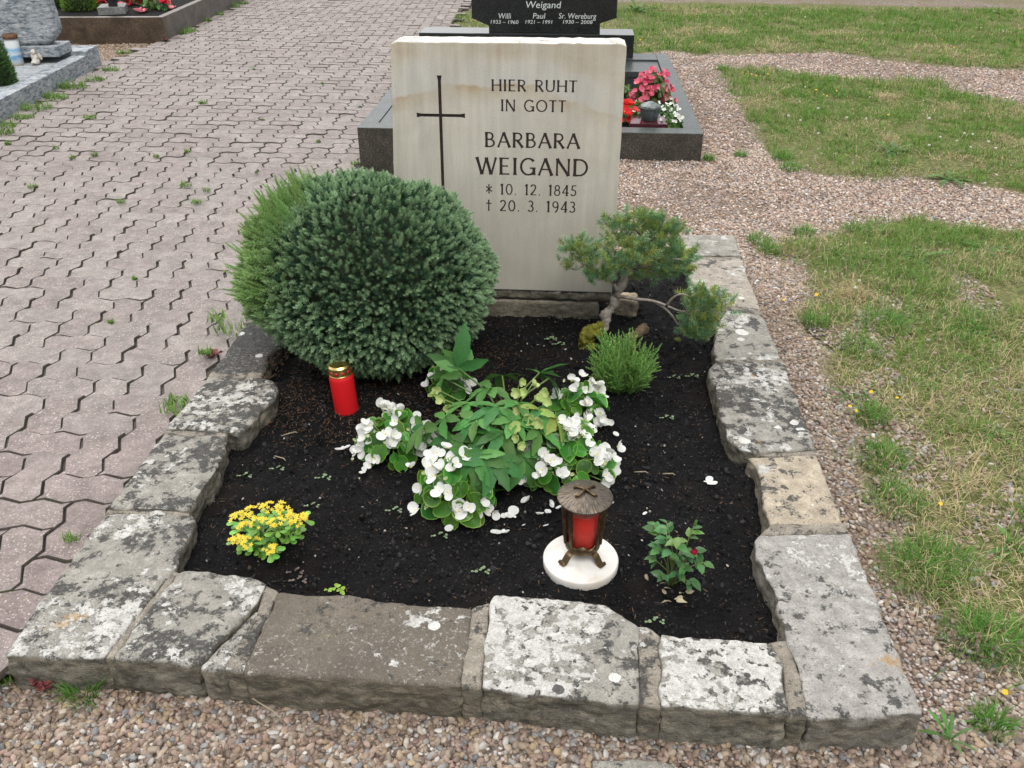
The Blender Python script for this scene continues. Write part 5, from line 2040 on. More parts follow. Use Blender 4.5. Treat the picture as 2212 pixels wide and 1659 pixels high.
HT = [sprig() for _ in range(4)]
hm = []
for q in range(4):
    V, w_ = HT[q]
    me = mkt('shoot', V, np.arange(len(V)).reshape(-1, 3), np.array((.06, .17, .03)) * (1 - w_)[:, None] + np.array((.29, .48, .13)) * w_[:, None], smooth=False)
    me.materials.append(leaf_mat('heather_needles', .5, .3, .15, var=.25) if q == 0 else hm[0].materials[0])
    hm.append(me)
for k in range(105):
    a = random.uniform(0, 2 * pi)
    q = sqrt(random.random())
    d = Vector((cos(a) * q * .62 + random.gauss(0, .12), sin(a) * q * .62 + random.gauss(0, .12), 1))
    b = Vector((cos(a) * q * .050, sin(a) * q * .050, .008 * random.random()))
    L = random.uniform(.11, .21) * (1.15 - .35 * q)
    if random.random() < .12:
        L *= 1.25
    obj('shoot', random.choice(hm), None, hea, M=TRS(b, frame(d, roll=random.uniform(0, 6)), (L * 1.0, L * 1.0, L)))

# ---- gnarled dwarf conifer
TB = G(1272, 748, .045)
TY = TB.y
con = empty('dwarf_conifer', TB, 'gnarled bonsai-like dwarf conifer with a bent mossy trunk right of the headstone', 'tree')


def tp_(px, py, dy=0.0):
    return onY(px, py, TY + dy) - TB


MOSS = plain('moss', (.15, .145, .025), .95, .1, var=.6, nscale=60, bump=1.0, bscale=150)
GBARK = plain('grey_bark', (.27, .235, .20), .9, .1, var=.5, nscale=38, bump=.9, bscale=70)
obj('mossy_base', roughen(mk('mossy_base', tube(smooth_path([(0, 0, -.04), (-.002, .004, .0), tp_(1267, 736), tp_(1273, 724), tp_(1286, 714), tp_(1304, 702)], 4), [.036] * 3 + [.030] * 4 + [.026] * 3 + [.031] * 4 + [.026] * 4 + [.024] * 2 + [.012], 12)), .0045, .011, 38, .004, 120, 1, 7, 1.0), MOSS, con)
obj('trunk', roughen(mk('trunk', tube(smooth_path([tp_(1290, 714, .01), tp_(1305, 702, .01), tp_(1311, 676, .02), tp_(1327, 655, .02), tp_(1336, 632, .03), tp_(1348, 605, .05), tp_(1366, 580, .07), tp_(1378, 545, .08), tp_(1385, 510, .08)], 4), [.021 - .011 * k / 32 + .003 * sin(k * 1.1) for k in range(33)], 10)), .004, .006, 34, .003, 90, 1, 8, 1.0), GBARK, con)
BR = [[(1336, 632, .03), (1325, 612, .02), (1312, 600, .0), (1290, 588, -.02), (1262, 572, -.03), (1238, 555, -.03)],
      [(1262, 572, -.03), (1245, 582, -.04), (1225, 577, -.04)], [(1290, 588, -.02), (1270, 565, .0), (1255, 545, .0), (1232, 538, .0)],
      [(1330, 640, .02), (1350, 642, -.02), (1375, 646, -.05), (1410, 650, -.08), (1440, 660, -.10), (1470, 672, -.11), (1500, 670, -.11)],
      [(1412, 651, -.08), (1435, 665, -.09), (1452, 682, -.10), (1466, 702, -.10), (1490, 712, -.1)], [(1440, 660, -.1), (1452, 645, -.12), (1470, 635, -.14), (1490, 640, -.15)],
      [(1378, 545, .08), (1400, 525, .06), (1430, 510, .04), (1460, 520, .02)], [(1366, 580, .07), (1400, 575, .0), (1435, 560, -.03), (1470, 560, -.04)], [(1385, 510, .08), (1370, 495, .05), (1345, 492, .02), (1330, 500, .0)],
      [(1348, 605, .05), (1390, 600, .12), (1440, 590, .15), (1470, 575, .14)], [(1385, 510, .08), (1395, 480, .12), (1420, 470, .14)], [(1366, 580, .07), (1340, 560, .0), (1322, 555, -.05)], [(1325, 612, .02), (1345, 580, -.06), (1370, 560, -.10)]]
for b in BR:
    pts = smooth_path([tp_(*p) for p in b], 3)
    obj('branch', mk('branch', tube(pts, np.linspace(.0075 if len(b) > 5 else .005, .0022, len(pts)), 7)), GBARK, con)
TT = [shoot_template(28, 1.2, .58, .10, .05) for _ in range(3)]
# foliage pads: (centre px, dy, half width, half height px, number)
PADS = [(1238, 548, -.03, 30, 24, 46), (1245, 530, 0, 34, 14, 34), (1225, 575, -.04, 14, 10, 14), (1275, 555, -.02, 26, 16, 34), (1300, 590, -.05, 36, 18, 60), (1330, 565, -.08, 38, 22, 70), (1290, 605, -.02, 20, 9, 18),
        (1370, 480, .05, 46, 16, 60), (1340, 490, .02, 34, 16, 46), (1400, 500, .05, 50, 26, 90), (1440, 510, .05, 36, 30, 75), (1395, 540, .0, 50, 24, 80), (1450, 550, .0, 40, 30, 90), (1470, 580, .08, 26, 24, 50), (1430, 590, .08, 40, 18, 55),
        (1395, 565, -.08, 30, 16, 34), (1375, 600, .1, 40, 14, 26), (1490, 560, .05, 14, 22, 24), (1345, 525, -.04, 40, 20, 60), (1385, 470, .1, 14, 8, 14), (1450, 495, .08, 16, 10, 16),
        (1520, 640, -.12, 34, 20, 60), (1545, 660, -.12, 28, 18, 46), (1505, 665, -.12, 24, 22, 46), (1530, 690, -.11, 26, 26, 55), (1500, 700, -.12, 24, 18, 38), (1495, 725, -.12, 26, 14, 34), (1525, 725, -.11, 18, 14, 24), (1480, 712, -.1, 22, 10, 18), (1490, 645, -.13, 12, 12, 14), (1500, 620, -.1, 10, 8, 8)]
for px, py, dy, hw, hh, nn in PADS:
    Pp, Dd = [], []
    c0 = tp_(px, py, dy)
    for k in range(int(nn * .72)):
        u, v = random.gauss(0, .5), random.gauss(0, .5)
        p = tp_(px + hw * max(-1.1, min(1.1, u)), py + hh * max(-1.1, min(1.1, v)), dy + random.gauss(0, .034))
        d = (p - c0) * 18 + Vector((random.gauss(0, .45), -.25 + random.gauss(0, .45), .75))
        Pp.append(tuple(p))
        Dd.append(tuple(d))
    Pp, Dd = np.array(Pp), np.array(Dd)
    n = len(Pp)
    yl = rng.random((n, 1)) < .42
    ct = np.where(yl, np.array((.42, .52, .14)), np.array((.33, .54, .26))) * rng.uniform(.7, 1.25, (n, 1))
    cb = np.where(yl, np.array((.15, .19, .045)), np.array((.06, .16, .075))) * rng.uniform(.8, 1.2, (n, 1))
    L = rng.uniform(.022, .040, n)
    o = obj('foliage', needle_mesh('foliage', Pp, Dd, np.stack([L, L, L], 1), ct, cb, int(px), TT), NEEDLE, con)
    tag(o, kind='stuff')
# old stump behind the heather
p = [G(1350, 742, .06), G(1365, 728, .085), G(1385, 715, .10), G(1392, 704, .095)]
tag(obj('stump', roughen(mk('stump', tube(smooth_path([(q - p[0]) for q in p], 3), [.024] * 3 + [.019] * 3 + [.017] * 3 + [.013], 9)), .004, .008, 36, .003, 90, 1, 9, 1.0), plain('root_bark', (.13, .095, .06), .9, .1, var=.5, bump=.8), None, p[0]), 'short mossy dead root lying behind the heather', 'stump')

# ================================================================ THE DARK GRANITE GRAVE BEHIND
GX0, GX1, GY0, GY1 = GRANITE
GZ = .160
BLK = granite('dark_granite', [(.0, (.010, .013, .012)), (.4, (.028, .036, .033)), (.75, (.06, .074, .069)), (1, (.15, .17, .16))], 300, .3, .3, .3)
BLKR = granite('dark_granite_flank', [(.0, (.012, .011, .010)), (.45, (.032, .030, .026)), (.8, (.085, .075, .058)), (1, (.20, .17, .12))], 300, .45, .4, .5)
far = empty('granite_surround', (0, GY0, 0), 'polished dark granite grave surround standing behind the cream headstone', 'grave border')
FO = Vector((0, GY0, 0))
kw = .105


def fpart(nm, me, mat, par=far, O=FO, lab=None):
    o = obj(nm, origin_to(me, O), mat, par, (0, 0, 0))
    if lab:
        o['label'] = lab
    return o


front = box(GX0, GX1, GY0, GY0 + .125, -.22, GZ, .004)
front.materials.append(BLK)
front.materials.append(BLKR)
for p_ in front.polygons:
    p_.material_index = 1 if abs(p_.normal.z) < .5 else 0
fpart('kerb', front, None)
fpart('kerb', box(GX1 - kw, GX1 - .0005, GY0 + .1265, GY1, -.22, GZ - .0015, .004), BLK)
fpart('kerb', box(GX0 + .0005, GX0 + kw, GY0 + .1265, GY1, -.22, GZ - .0015, .004), BLK)
yb = G(1400, 128, GZ).y
fpart('cover_slab', box(GX0 + kw + .0015, GX1 - kw - .0015, yb - .42, yb - .0015, .03, GZ - .016, .004), BLK)
fpart('cover_slab', box(GX0 + kw + .0015, GX1 - kw - .0015, yb, GY1, .03, GZ - .003, .004), BLK)
fpart('cover_slab', box(GX0 + kw + .0015, GX0 + kw + .52, GY0 + .127, yb - .423, .03, GZ - .006, .004), BLK)
fs_ = obj('bed_soil', origin_to(box(GX0 + kw + .523, GX1 - kw - .002, GY0 + .127, yb - .424, .02, GZ - .055, 0), FO), SOILM, far, (0, 0, 0))
# pedestal and headstone
ys_ = G(1369, 124, GZ).y
zb_ = onY(1369, 76, ys_).z
xb1 = onY(1369, 100, ys_).x
xb0 = onY(905, 75, ys_).x
BLKH = granite('black_granite', [(.0, (.006, .007, .007)), (.5, (.016, .018, .018)), (.85, (.035, .038, .038)), (1, (.09, .095, .095))], 330, .12, .5, .3)
st = empty('granite_headstone', (0, ys_, GZ), 'polished black granite headstone with pale script names above the dark granite grave', 'gravestone')
SO2 = Vector((0, ys_, GZ))
zb2 = zb_
fpart('pedestal', box(xb0, xb1, ys_, ys_ + .30, GZ - .002, zb2, .005), BLKH, st, SO2)
yh = ys_ + .065


def hp(px, py):
    q = onY(px, py, yh)
    return q.x, q.z


A_ = [hp(1056, 71), hp(1056, 56), hp(1019, 39), hp(1017, 0)]
B_ = [hp(1334, 0), hp(1332, 39), hp(1296, 51), hp(1296, 71)]
hgt = A_[3][1] + .45
poly = [(A_[0][0], zb2 + .0005), (B_[3][0], zb2 + .0005), B_[2], B_[1], (B_[0][0], hgt), (A_[3][0], hgt), A_[2], A_[1]]
sl = xprism(poly, yh, yh + .14, .004)
fpart('stone', sl, BLKH, st, SO2)
LET = plain('pale_inlay', (.62, .64, .62), .6, .2, var=.1)


def font_line(s, px0, px1, py0, py1, shear=.12):
    """pale engraved writing: left, right, top of capitals and baseline measured on the stone"""
    cu = bpy.data.curves.new('writing', 'FONT')
    cu.body = s
    cu.shear = shear
    cu.resolution_u = 3
    o = bpy.data.objects.new('tmp_writing', cu)
    COL.objects.link(o)
    dg = bpy.context.evaluated_depsgraph_get()
    dg.update()
    me = bpy.data.meshes.new_from_object(o.evaluated_get(dg))
    bpy.data.objects.remove(o)
    me.materials.clear()
    x = [v.co.x for v in me.vertices]
    y_ = [v.co.y for v in me.vertices]
    x0, z0 = hp(px0, py1)
    x1, _ = hp(px1, py1)
    z1 = hp(px0, py0)[1]
    sx = (x1 - x0) / (max(x) - min(x))
    sz = (z1 - z0) / .70
    mn = min(x)
    for v_ in me.vertices:
        v_.co = Vector((x0 + (v_.co.x - mn) * sx, yh - .0006, z0 + v_.co.y * sz)) - SO2
    obj('inscription', me, LET, st)


font_line('Weigand', 1136, 1212, 2, 17)
font_line('Willi', 1077, 1104, 28, 40)
font_line('Paul', 1151, 1178, 28, 40)
font_line('Sr. Wereburg', 1207, 1288, 28, 40)
font_line('1933 – 1960', 1060, 1120, 43, 51)
font_line('1921 – 1991', 1135, 1193, 43, 51)
font_line('1930 – 2008', 1216, 1280, 43, 51)

# plaque, bowl and plants in that bed
PLQ = granite('red_black_granite', [(.0, (.02, .008, .010)), (.5, (.07, .018, .024)), (1, (.16, .05, .06))], 260, .10, .5, .5)
q0, q1 = G(1361, 272, GZ - .01), G(1443, 272, GZ - .01)
q2 = G(1432, 252, GZ + .005)
pl = prism([(q0.x, q0.y + .03), (q1.x, q0.y + .03), (q1.x - .012, q2.y), (q0.x + .012, q2.y)], .03, 0, .003)
tag(obj('plaque', origin_to(pl, (0, q0.y, 0)), PLQ, None, (0, q0.y, GZ - .035), (radians(5), 0, 0)), 'dark red polished stone plate under the grey bowl on the granite grave', 'plaque')
bc = G(1403, 262, GZ)
bz = GZ + .002
bowl = empty('stone_bowl', (bc.x, bc.y + .03, bz), 'small dark grey lidded bowl standing on the dark red plate', 'bowl')
PEW = plain('grey_metal', (.085, .105, .10), .5, .4, .2, .4, 60, .3)
nb = 40
prof = [(.045, 0), (.050, .004), (.058, .04), (.064, .075), (.066, .082), (.060, .083)]
V, Fc, _ = lathe(prof, nb)
V = [(x * (1 + (.03 * cos(12 * math.atan2(y, x)) if .01 < z < .076 else 0)), y * (1 + (.03 * cos(12 * math.atan2(y, x)) if .01 < z < .076 else 0)), z) for x, y, z in V]
obj('body', mk('body', (V, Fc)), PEW, bowl)
lm_ = mk('lid', lathe([(.064, .0835), (.062, .088), (.045, .098), (.030, .102), (.022, .108), (.012, .111), (.001, .110)], 32))
for v_ in lm_.vertices:
    v_.co.z += .007 * noise.noise(v_.co * 45)
    v_.co.y += .004 * noise.noise(v_.co * 30)
obj('lid', lm_, plain('pale_grey_metal', (.14, .165, .16), .45, .4, .2, .4, 60, .3), bowl)

BZ = GZ - .055
PK_PET = kinds('petal', [petal_geo(1, .4, 1, c=(.80, .17, .27)), petal_geo(1, .6, .9, c=(.85, .28, .36)), petal_geo(1, .3, 1, c=(.70, .10, .20))], petal_mat('pink_petal', .3))
PK_S = kinds('petal', [petal_geo(.62, .3, .6, c=(.80, .22, .32))], PK_PET[0].materials[0])
PK_LEAF = kinds('leaf', [round_leaf(1, (.07, .11, .02), (.16, .14, .03), c) for c in (.2, .4)], LEAFG)
bg_c = G(1408, 232, BZ + .02)
begonia(Vector((bg_c.x, bg_c.y + .02, BZ)), .125, .225, 80, 46, 'bushy pink begonia on the dark granite grave behind the grey bowl', 31, .026, .0145, PK_LEAF, B_EYE, PK_PET, PK_S, None, 'pink_begonia', 'coloured begonias', (2, 3))
RD_PET = kinds('petal', [petal_geo(1, .4, 1, c=(.72, .03, .03)), petal_geo(1, .6, .9, c=(.80, .06, .05))], petal_mat('scarlet_petal', .3))
rc = G(1350, 250, GZ)
begonia(Vector((rc.x - .02, rc.y + .03, BZ)), .07, .10, 12, 7, 'red begonia just showing at the right edge of the cream headstone', 32, .02, .018, PK_LEAF, B_EYE, RD_PET, RD_PET, None, 'red_begonia', 'coloured begonias', (2, 3))
TINY = kinds('leaf', [round_leaf(1, (.07, .17, .03), (.13, .25, .05), .2, 8), round_leaf(1, (.05, .13, .025), (.10, .2, .04), .3, 8)], LEAFG)
for px, py, r, lab in [(1375, 232, .07, 'low green bedding plant left of the grey bowl on the granite grave'), (1380, 252, .055, 'low green plant between the red plate and the cream headstone'), (1443, 240, .07, 'green bedding plant with white dots right of the grey bowl'),
                       (1455, 262, .06, 'small white flowering plant in the front right corner of the granite grave'), (1440, 222, .06, 'green plant between pink begonia and granite kerb')]:
    c = G(px, py, GZ)
    begonia(Vector((c.x, c.y, BZ)), r, .085, 80, 16 if 'white' in lab else 3, lab, int(px), .015, .0085, TINY, B_EYE, B_PET, B_PETS, None, 'bedding_plant', 'small bedding plants on the granite grave', (1, 2), 'plant')
c = G(1352, 190, GZ)
begonia(Vector((c.x, c.y, BZ)), .06, .08, 20, 0, 'low green plant by the cover slab of the granite grave', 77, .014, .008, TINY, B_EYE, B_PET, B_PETS, None, 'bedding_plant', 'small bedding plants on the granite grave', (1, 2), 'plant')

# ================================================================ GRAVES ACROSS THE PATH, UPPER LEFT
BRN = granite('brown_granite', [(.0, (.025, .016, .011)), (.4, (.055, .038, .026)), (.75, (.10, .072, .048)), (1, (.19, .145, .10))], 240, .3, .45, .75)
BRNS = granite('brown_granite_cut', [(.0, (.06, .05, .042)), (.5, (.115, .10, .085)), (1, (.22, .20, .175))], 240, .55, .35, .4)
bcn = G(360, 87, PZF)
ztop = onY(352, 37, bcn.y).z
bw_ = empty('brown_granite_border', (bcn.x, bcn.y, 0), 'tall brown granite grave border with planted soil at the top left', 'grave border')
BO = Vector((bcn.x, bcn.y, 0))
rd = (G(532, 0, PZF) - bcn)
rd.z = 0
rd.normalize()
fd = (G(110, 88, PZF) - bcn)
fd.z = 0
fd.normalize()
tk = .075


def kerb_run(a, d, L, inn, z):
    b = a + d * L
    return [(a.x, a.y), (b.x, b.y), (b.x + inn.x * tk, b.y + inn.y * tk), (a.x + inn.x * tk, a.y + inn.y * tk)]


obj('kerb', origin_to(prism(kerb_run(bcn, fd, 1.9, rd, 0), ztop, -.22, .004), BO), BRN, bw_, (0, 0, 0))
obj('kerb', origin_to(prism(kerb_run(bcn + rd * (tk + .001), rd, 3.2, fd, 0), ztop - .001, -.22, .004), BO), BRNS, bw_, (0, 0, 0))
a0 = bcn + rd * (tk + .002) + fd * (tk + .002)
sp4 = [a0, a0 + fd * 1.8, a0 + fd * 1.8 + rd * 3, a0 + rd * 3]
obj('bed_soil', origin_to(prism([(p.x, p.y) for p in sp4], ztop - .03, -.15, 0), BO), SOILM, bw_, (0, 0, 0))
zs = ztop - .03
GR1 = shoot_template(18, .9, .5, .10, .1)


def moss_ball(px, py, r, h, label, ctip, cbase, n=1500, name='cushion_shrub', seed=0, z=None, cat='shrub', sl_=.03, grp='dwarf conifers across the path'):
    z = zs if z is None else z
    c = G(px, py, z)
    ce = np.array([c.x, c.y + r * .6, z + h * .25])
    ro = empty(name, (ce[0], ce[1], z), label, cat, grp)
    P, N, m = ball_points(n, ce, np.array([r, r, h * .85]), z, seed + 3, .06)
    k = len(P)
    D = N + np.array([0, 0, .6]) + rng.normal(0, .3, (k, 3))
    S = np.full((k, 3), sl_) * rng.uniform(.7, 1.3, (k, 1))
    f = obj('foliage', needle_mesh('foliage', P - np.array([ce[0], ce[1], z]), D, S, np.array(ctip) * rng.uniform(.7, 1.3, (k, 1)), np.array(cbase) * rng.uniform(.7, 1.3, (k, 1)), seed, [GR1]), NEEDLE, ro)
    tag(f, kind='stuff')
    co = lump(seed, 3, .05, 1.0)  # added dark filling, keeps the cushion from being seen through
    co.transform(Matrix.Diagonal((r * .88, r * .88, h * .74, 1)))
    obj('dark_core', co, DK, ro, (0, 0, h * .25))


moss_ball(165, 24, .17, .24, 'bright green cushion conifer nearest the grey block on the brown-edged grave', (.22, .42, .07), (.07, .18, .02), 1800, seed=1)
moss_ball(117, 16, .13, .20, 'smaller green cushion conifer behind the pale granite headstone', (.20, .38, .07), (.065, .17, .02), 1300, seed=2)
moss_ball(-22, 205, .15, .40, 'dark green dwarf conifer at the left edge beside the pale granite grave', (.10, .21, .05), (.025, .075, .015), 2200, seed=4, z=.05 + PZF)
gb = G(245, 33, zs)
BLOC = granite('grey_block_stone', [(0, (.10, .10, .10)), (.6, (.19, .19, .185)), (1, (.30, .30, .29))], 200, .6, .3, .3)
bq = [G(213, 33, zs), G(272, 30, zs), G(277, 22, zs), G(222, 24, zs)]
tag(obj('stone_block', origin_to(prism([(p.x, p.y) for p in bq], zs + .075, zs - .01, .004), gb), BLOC, None, gb), 'flat grey stone block standing in the bed with brown granite border', 'stone block')
pt = G(243, 14, zs + .075)
pot = empty('flower_pot', (pt.x, pt.y + .02, zs + .0755), 'dark round stone pot standing on the flat grey block at the top', 'pot')
DG = plain('dark_pot', (.045, .045, .045), .6, .3, var=.4)
obj('body', mk('body', lathe([(.04, 0), (.05, .006), (.045, .03), (.075, .07), (.10, .13), (.105, .17), (.095, .172), (.001, .165)], 28)), DG, pot)
RLEAF = kinds('leaf', [round_leaf(1, (.06, .17, .03), (.12, .26, .05), c) for c in (.2, .4)], LEAFG)
R2_PET = kinds('petal', [petal_geo(1, .3, 1.1, c=(.75, .05, .10)), petal_geo(1, .5, 1.1, c=(.80, .16, .20))], petal_mat('crimson_petal', .3))
for px, py, r, h, nl, nf, lab in [(335, 22, .13, .14, 22, 7, 'red flowering plant at the corner of the brown granite border'), (300, 10, .12, .16, 20, 8, 'red flowering plant right of the dark pot'), (205, 20, .08, .10, 8, 6, 'pale red flowers between the green cushion and grey block'), (275, 12, .07, .1, 8, 5, 'red flowers close behind the grey block')]:
    c = G(px, py, zs)
    begonia(Vector((c.x, c.y + .05, zs)), r, h, nl, nf, lab, int(px), .034, .030, RLEAF, B_EYE, R2_PET, R2_PET, None, 'red_flowers', 'red flowers on the brown-edged grave', (1, 3))
FP = kinds('petal', [petal_geo(1, .4, 1.1, c=(.80, .25, .32)), petal_geo(1, .2, 1.0, c=(.70, .12, .2))], R2_PET[0].materials[0])
for px, py in [(372, 19), (306, 27), (312, 24), (299, 25), (262, 12)]:
    c = G(px, py, zs + .01)
    r_ = empty('fallen_flower', c, 'wilted pink flower lying on the soil inside the brown granite border', 'fallen flower', 'fallen flowers on the brown-edged grave')
    for k in range(4):
        obj('petal', random.choice(FP), None, r_, M=TRS((0, 0, .005), Matrix.Rotation(k * 1.57 + random.random(), 3, 'Z') @ Matrix.Rotation(random.uniform(0, .6), 3, 'X'), .03))

# pale granite grave
PAL = granite('pale_granite', [(.0, (.20, .22, .235)), (.35, (.33, .355, .37)), (.7, (.43, .45, .46)), (1, (.52, .53, .535))], 170, .55, .35, .35)


def split_granite():
    m = M_('split_granite', .8, .25)
    v = m.coord('Object')
    sp = m.coord('Object', (1, 1, 2.6))
    nz = m.noise(sp, 16, 6, .7, .5)
    c = m.ramp(nz, [(.36, (.13, .155, .185)), (.47, (.29, .325, .35)), (.58, (.44, .46, .475)), (.72, (.56, .57, .575))])
    c = m.mix(.5, c, m.ramp(m.noise(v, 160, 2, .7), [(.3, .7), (.7, 1.25)]), 'MULTIPLY')
    m.base(c)
    m.bump(nz, .9, .03)
    return m.m


SPL = split_granite()
pg = empty('pale_granite_grave', (-3.2, 5, 0), 'pale grey granite grave slab with low raised kerb at the left edge of the path', 'grave border')
PO = Vector((-3.2, 5, 0))
KZ = .135 + PZF
r0, r1 = G(0, 262, PZF), G(220, 139, PZF)
dk = (r1 - r0)
dk.z = 0
dk.normalize()
nl_ = Vector((-dk.y, dk.x, 0))
r1t = r1
nearp = r0 - dk * 1.2


def ppart(nm, poly, zt, zb, mat, bv=.004):
    obj(nm, origin_to(prism([(p.x, p.y) for p in poly], zt, zb, bv), PO), mat, pg, (0, 0, 0))


kb = r1 - dk * .30
ppart('kerb', [nearp, kb, kb + nl_ * .13, nearp + nl_ * .13], KZ, -.22, SPL)
ppart('kerb', [kb + dk * .0015, r1, r1 + nl_ * 1.6, kb + nl_ * 1.6 + dk * .0015], KZ + .035, -.22, SPL)
ppart('slab', [nearp + nl_ * .1315, kb + nl_ * .1315 - dk * .0015, kb + nl_ * 1.6, nearp + nl_ * 1.6], KZ - .02, -.15, PAL)
# pedestal and rough headstone
pz = KZ + .0355
e1 = G(157, 115, pz)
e2 = G(128, 123, pz)
pedz = pz + .085
ped = empty('rough_headstone', (e1.x, e1.y, pz), 'rough split pale granite headstone on a matching plinth at the top left', 'gravestone')
PEO = Vector((e1.x, e1.y, pz))
back = dk * .30
pp_ = [e2, e2 + back, e2 + back + nl_ * 1.3, e2 + nl_ * 1.3]
obj('plinth', origin_to(prism([(p.x, p.y) for p in pp_], pedz, pz - .0005, .006), PEO), SPL, ped, (0, 0, 0))
hy = e2 + dk * .05 + nl_ * .10
base_r = 0.0
ax = -nl_            # to the right along the face


def hs_pt(a, z):
    return hy - ax * 0 + ax * a, z


outl = [(.0, pedz), (.10, pedz + .10), (.085, pedz + .42), (.05, pedz + .75), (-.2, pedz + .95), (-1.1, pedz + .95), (-1.1, pedz)]
bm = bmesh.new()
f = bm.faces.new([bm.verts.new(Vector((hy.x + ax.x * a, hy.y + ax.y * a, z))) for a, z in outl])
r = bmesh.ops.extrude_face_region(bm, geom=[f])
bmesh.ops.translate(bm, verts=[e for e in r['geom'] if isinstance(e, bmesh.types.BMVert)], vec=dk * .19)
bmesh.ops.recalc_face_normals(bm, faces=bm.faces)
bmesh.ops.bevel(bm, geom=list(bm.edges), offset=.02, segments=1, affect='EDGES')
me = bpy.data.meshes.new('stone')
bm.to_mesh(me)
bm.free()
me = roughen(me, .018, .016, 9, .005, 30, 1, 5, 1.0)
obj('stone', origin_to(me, PEO), SPL, ped, (0, 0, .001))
# candle with sea picture and little angel
cz = KZ - .02
cb_ = G(38, 140, cz)
can = empty('blue_white_candle', (cb_.x, cb_.y, cz + .0005), 'white grave candle with a blue wavy print and rusty lid on the pale slab', 'grave candle')
cmw = M_('printed_wrap', .4, .4)
v_ = cmw.coord('Object')
sx = cmw.node('ShaderNodeSeparateXYZ')
cmw.set(sx, 0, v_)
band = cmw.math('ADD', sx.outputs[2], cmw.math('MULTIPLY', cmw.noise(v_, 22, 2), .05))
cmw.base(cmw.ramp(cmw.math('MULTIPLY', band, 3.6), [(.15, (.62, .58, .48)), (.22, (.55, .66, .75)), (.34, (.18, .40, .62)), (.42, (.60, .68, .72)), (.55, (.25, .45, .66)), (.66, (.66, .68, .68)), (.85, (.60, .62, .62))], 'EASE'))
obj('body', mk('body', lathe([(.05, 0), (.056, .004), (.057, .19), (.050, .205), (.048, .215), (.001, .215)], 32)), cmw.m, can)
obj('lid', mk('lid', lathe([(.050, .2155), (.060, .217), (.060, .243), (.054, .250), (.001, .248)], 28)), plain('rusty_lid', (.16, .085, .045), .7, .3, .3, .5), can)
ab = G(80, 140, cz)
ang = empty('angel_figure', (ab.x, ab.y, cz + .0005), 'small cream angel figurine sitting beside the blue and white candle', 'figurine')
AP = plain('cast_stone', (.56, .52, .46), .85, .2, var=.3, nscale=50, bump=.4)


def blob(parts):
    bm = bmesh.new()
    for c, r in parts:
        M = Matrix.Translation(c) @ Matrix.Diagonal((*r, 1))
        bmesh.ops.create_icosphere(bm, subdivisions=2, radius=1, matrix=M)
    me = bpy.data.meshes.new('blob')
    bm.to_mesh(me)
    bm.free()
    return roughen(me, .0045, .001, 60, .0004, 200, 4, 3)


obj('body', blob([((0, 0, .03), (.034, .032, .032)), ((0, .005, .065), (.022, .018, .030)), ((.014, -.022, .022), (.016, .026, .014)), ((-.016, -.022, .022), (.016, .026, .014)), ((.020, -.012, .060), (.009, .012, .022)), ((-.014, -.018, .068), (.008, .010, .022)), ((-.004, -.006, .105), (.020, .019, .021)), ((-.006, .004, .113), (.021, .018, .016))]), AP, ang)
for s_ in (-1, 1):
    obj('wing', blob([((s_ * .030, .018, .070), (.018, .007, .026)), ((s_ * .040, .022, .052), (.012, .006, .020))]), AP, ang)

# ================================================================ SMALL THINGS LYING ABOUT
FPW = kinds('fallen_petal', [merge([petal_geo(1, .35, 1), xf(petal_geo(.8, .6, .9), Matrix.Rotation(2.2, 4, 'Z')), xf(petal_geo(.5, .3, .6), Matrix.Rotation(4, 4, 'Z'))]), petal_geo(1, .3, 1.0), merge([petal_geo(1, .8, .8), xf(petal_geo(.9, .5, .9), Matrix.Rotation(.9, 4, 'Z'))])], PETW)
LONE = {(1129, 1087): 'large round white petal on the soil left of the lantern lid', (1107, 1112): 'crumpled white flower on the soil just below the large round petal', (1084, 1149): 'white fallen flower on the soil in front of the begonias, nearest the front border',
        (741, 968): 'white flower fallen on the soil left of the leftmost begonia', (779, 1019): 'row of small white petals on the soil below the left begonia', (961, 1143): 'wilted greyish flower under the front begonia', (1531, 1041): 'white fallen flower alone on bare soil near the right border',
        (1336, 937): 'small white flower on the soil right of the begonias', (1101, 1045): 'greyish fallen flower between the front and right begonias', (1087, 1119): 'small brownish white blossom left of the crumpled flower'}
for px, py, s_ in [(1129, 1087, .014), (1107, 1112, .015), (1164, 1108, .010), (1182, 1101, .008), (1196, 1091, .009), (1175, 1135, .008), (1084, 1149, .016), (961, 1143, .012), (1087, 1119, .009), (1131, 1133, .006), (1336, 937, .010), (1101, 1045, .017), (1531, 1041, .015), (741, 968, .015), (779, 1019, .009), (790, 1017, .008), (1392, 1112, .007), (1010, 1010, .008), (1203, 1096, .008)]:
    p = G(px, py, SOIL + .009)
    lab = LONE.get((px, py), 'small white begonia petal fallen on the dark soil between begonias and lantern')
    tag(obj('fallen_petal', FPW[0] if s_ >= .014 and px != 1129 else random.choice(FPW[1:]), None, None, M=TRS(p, Euler((random.gauss(.1, .25), random.gauss(0, .25), random.uniform(0, 6.3))).to_matrix(), s_)), lab, 'petal', 'fallen white petals on the soil')

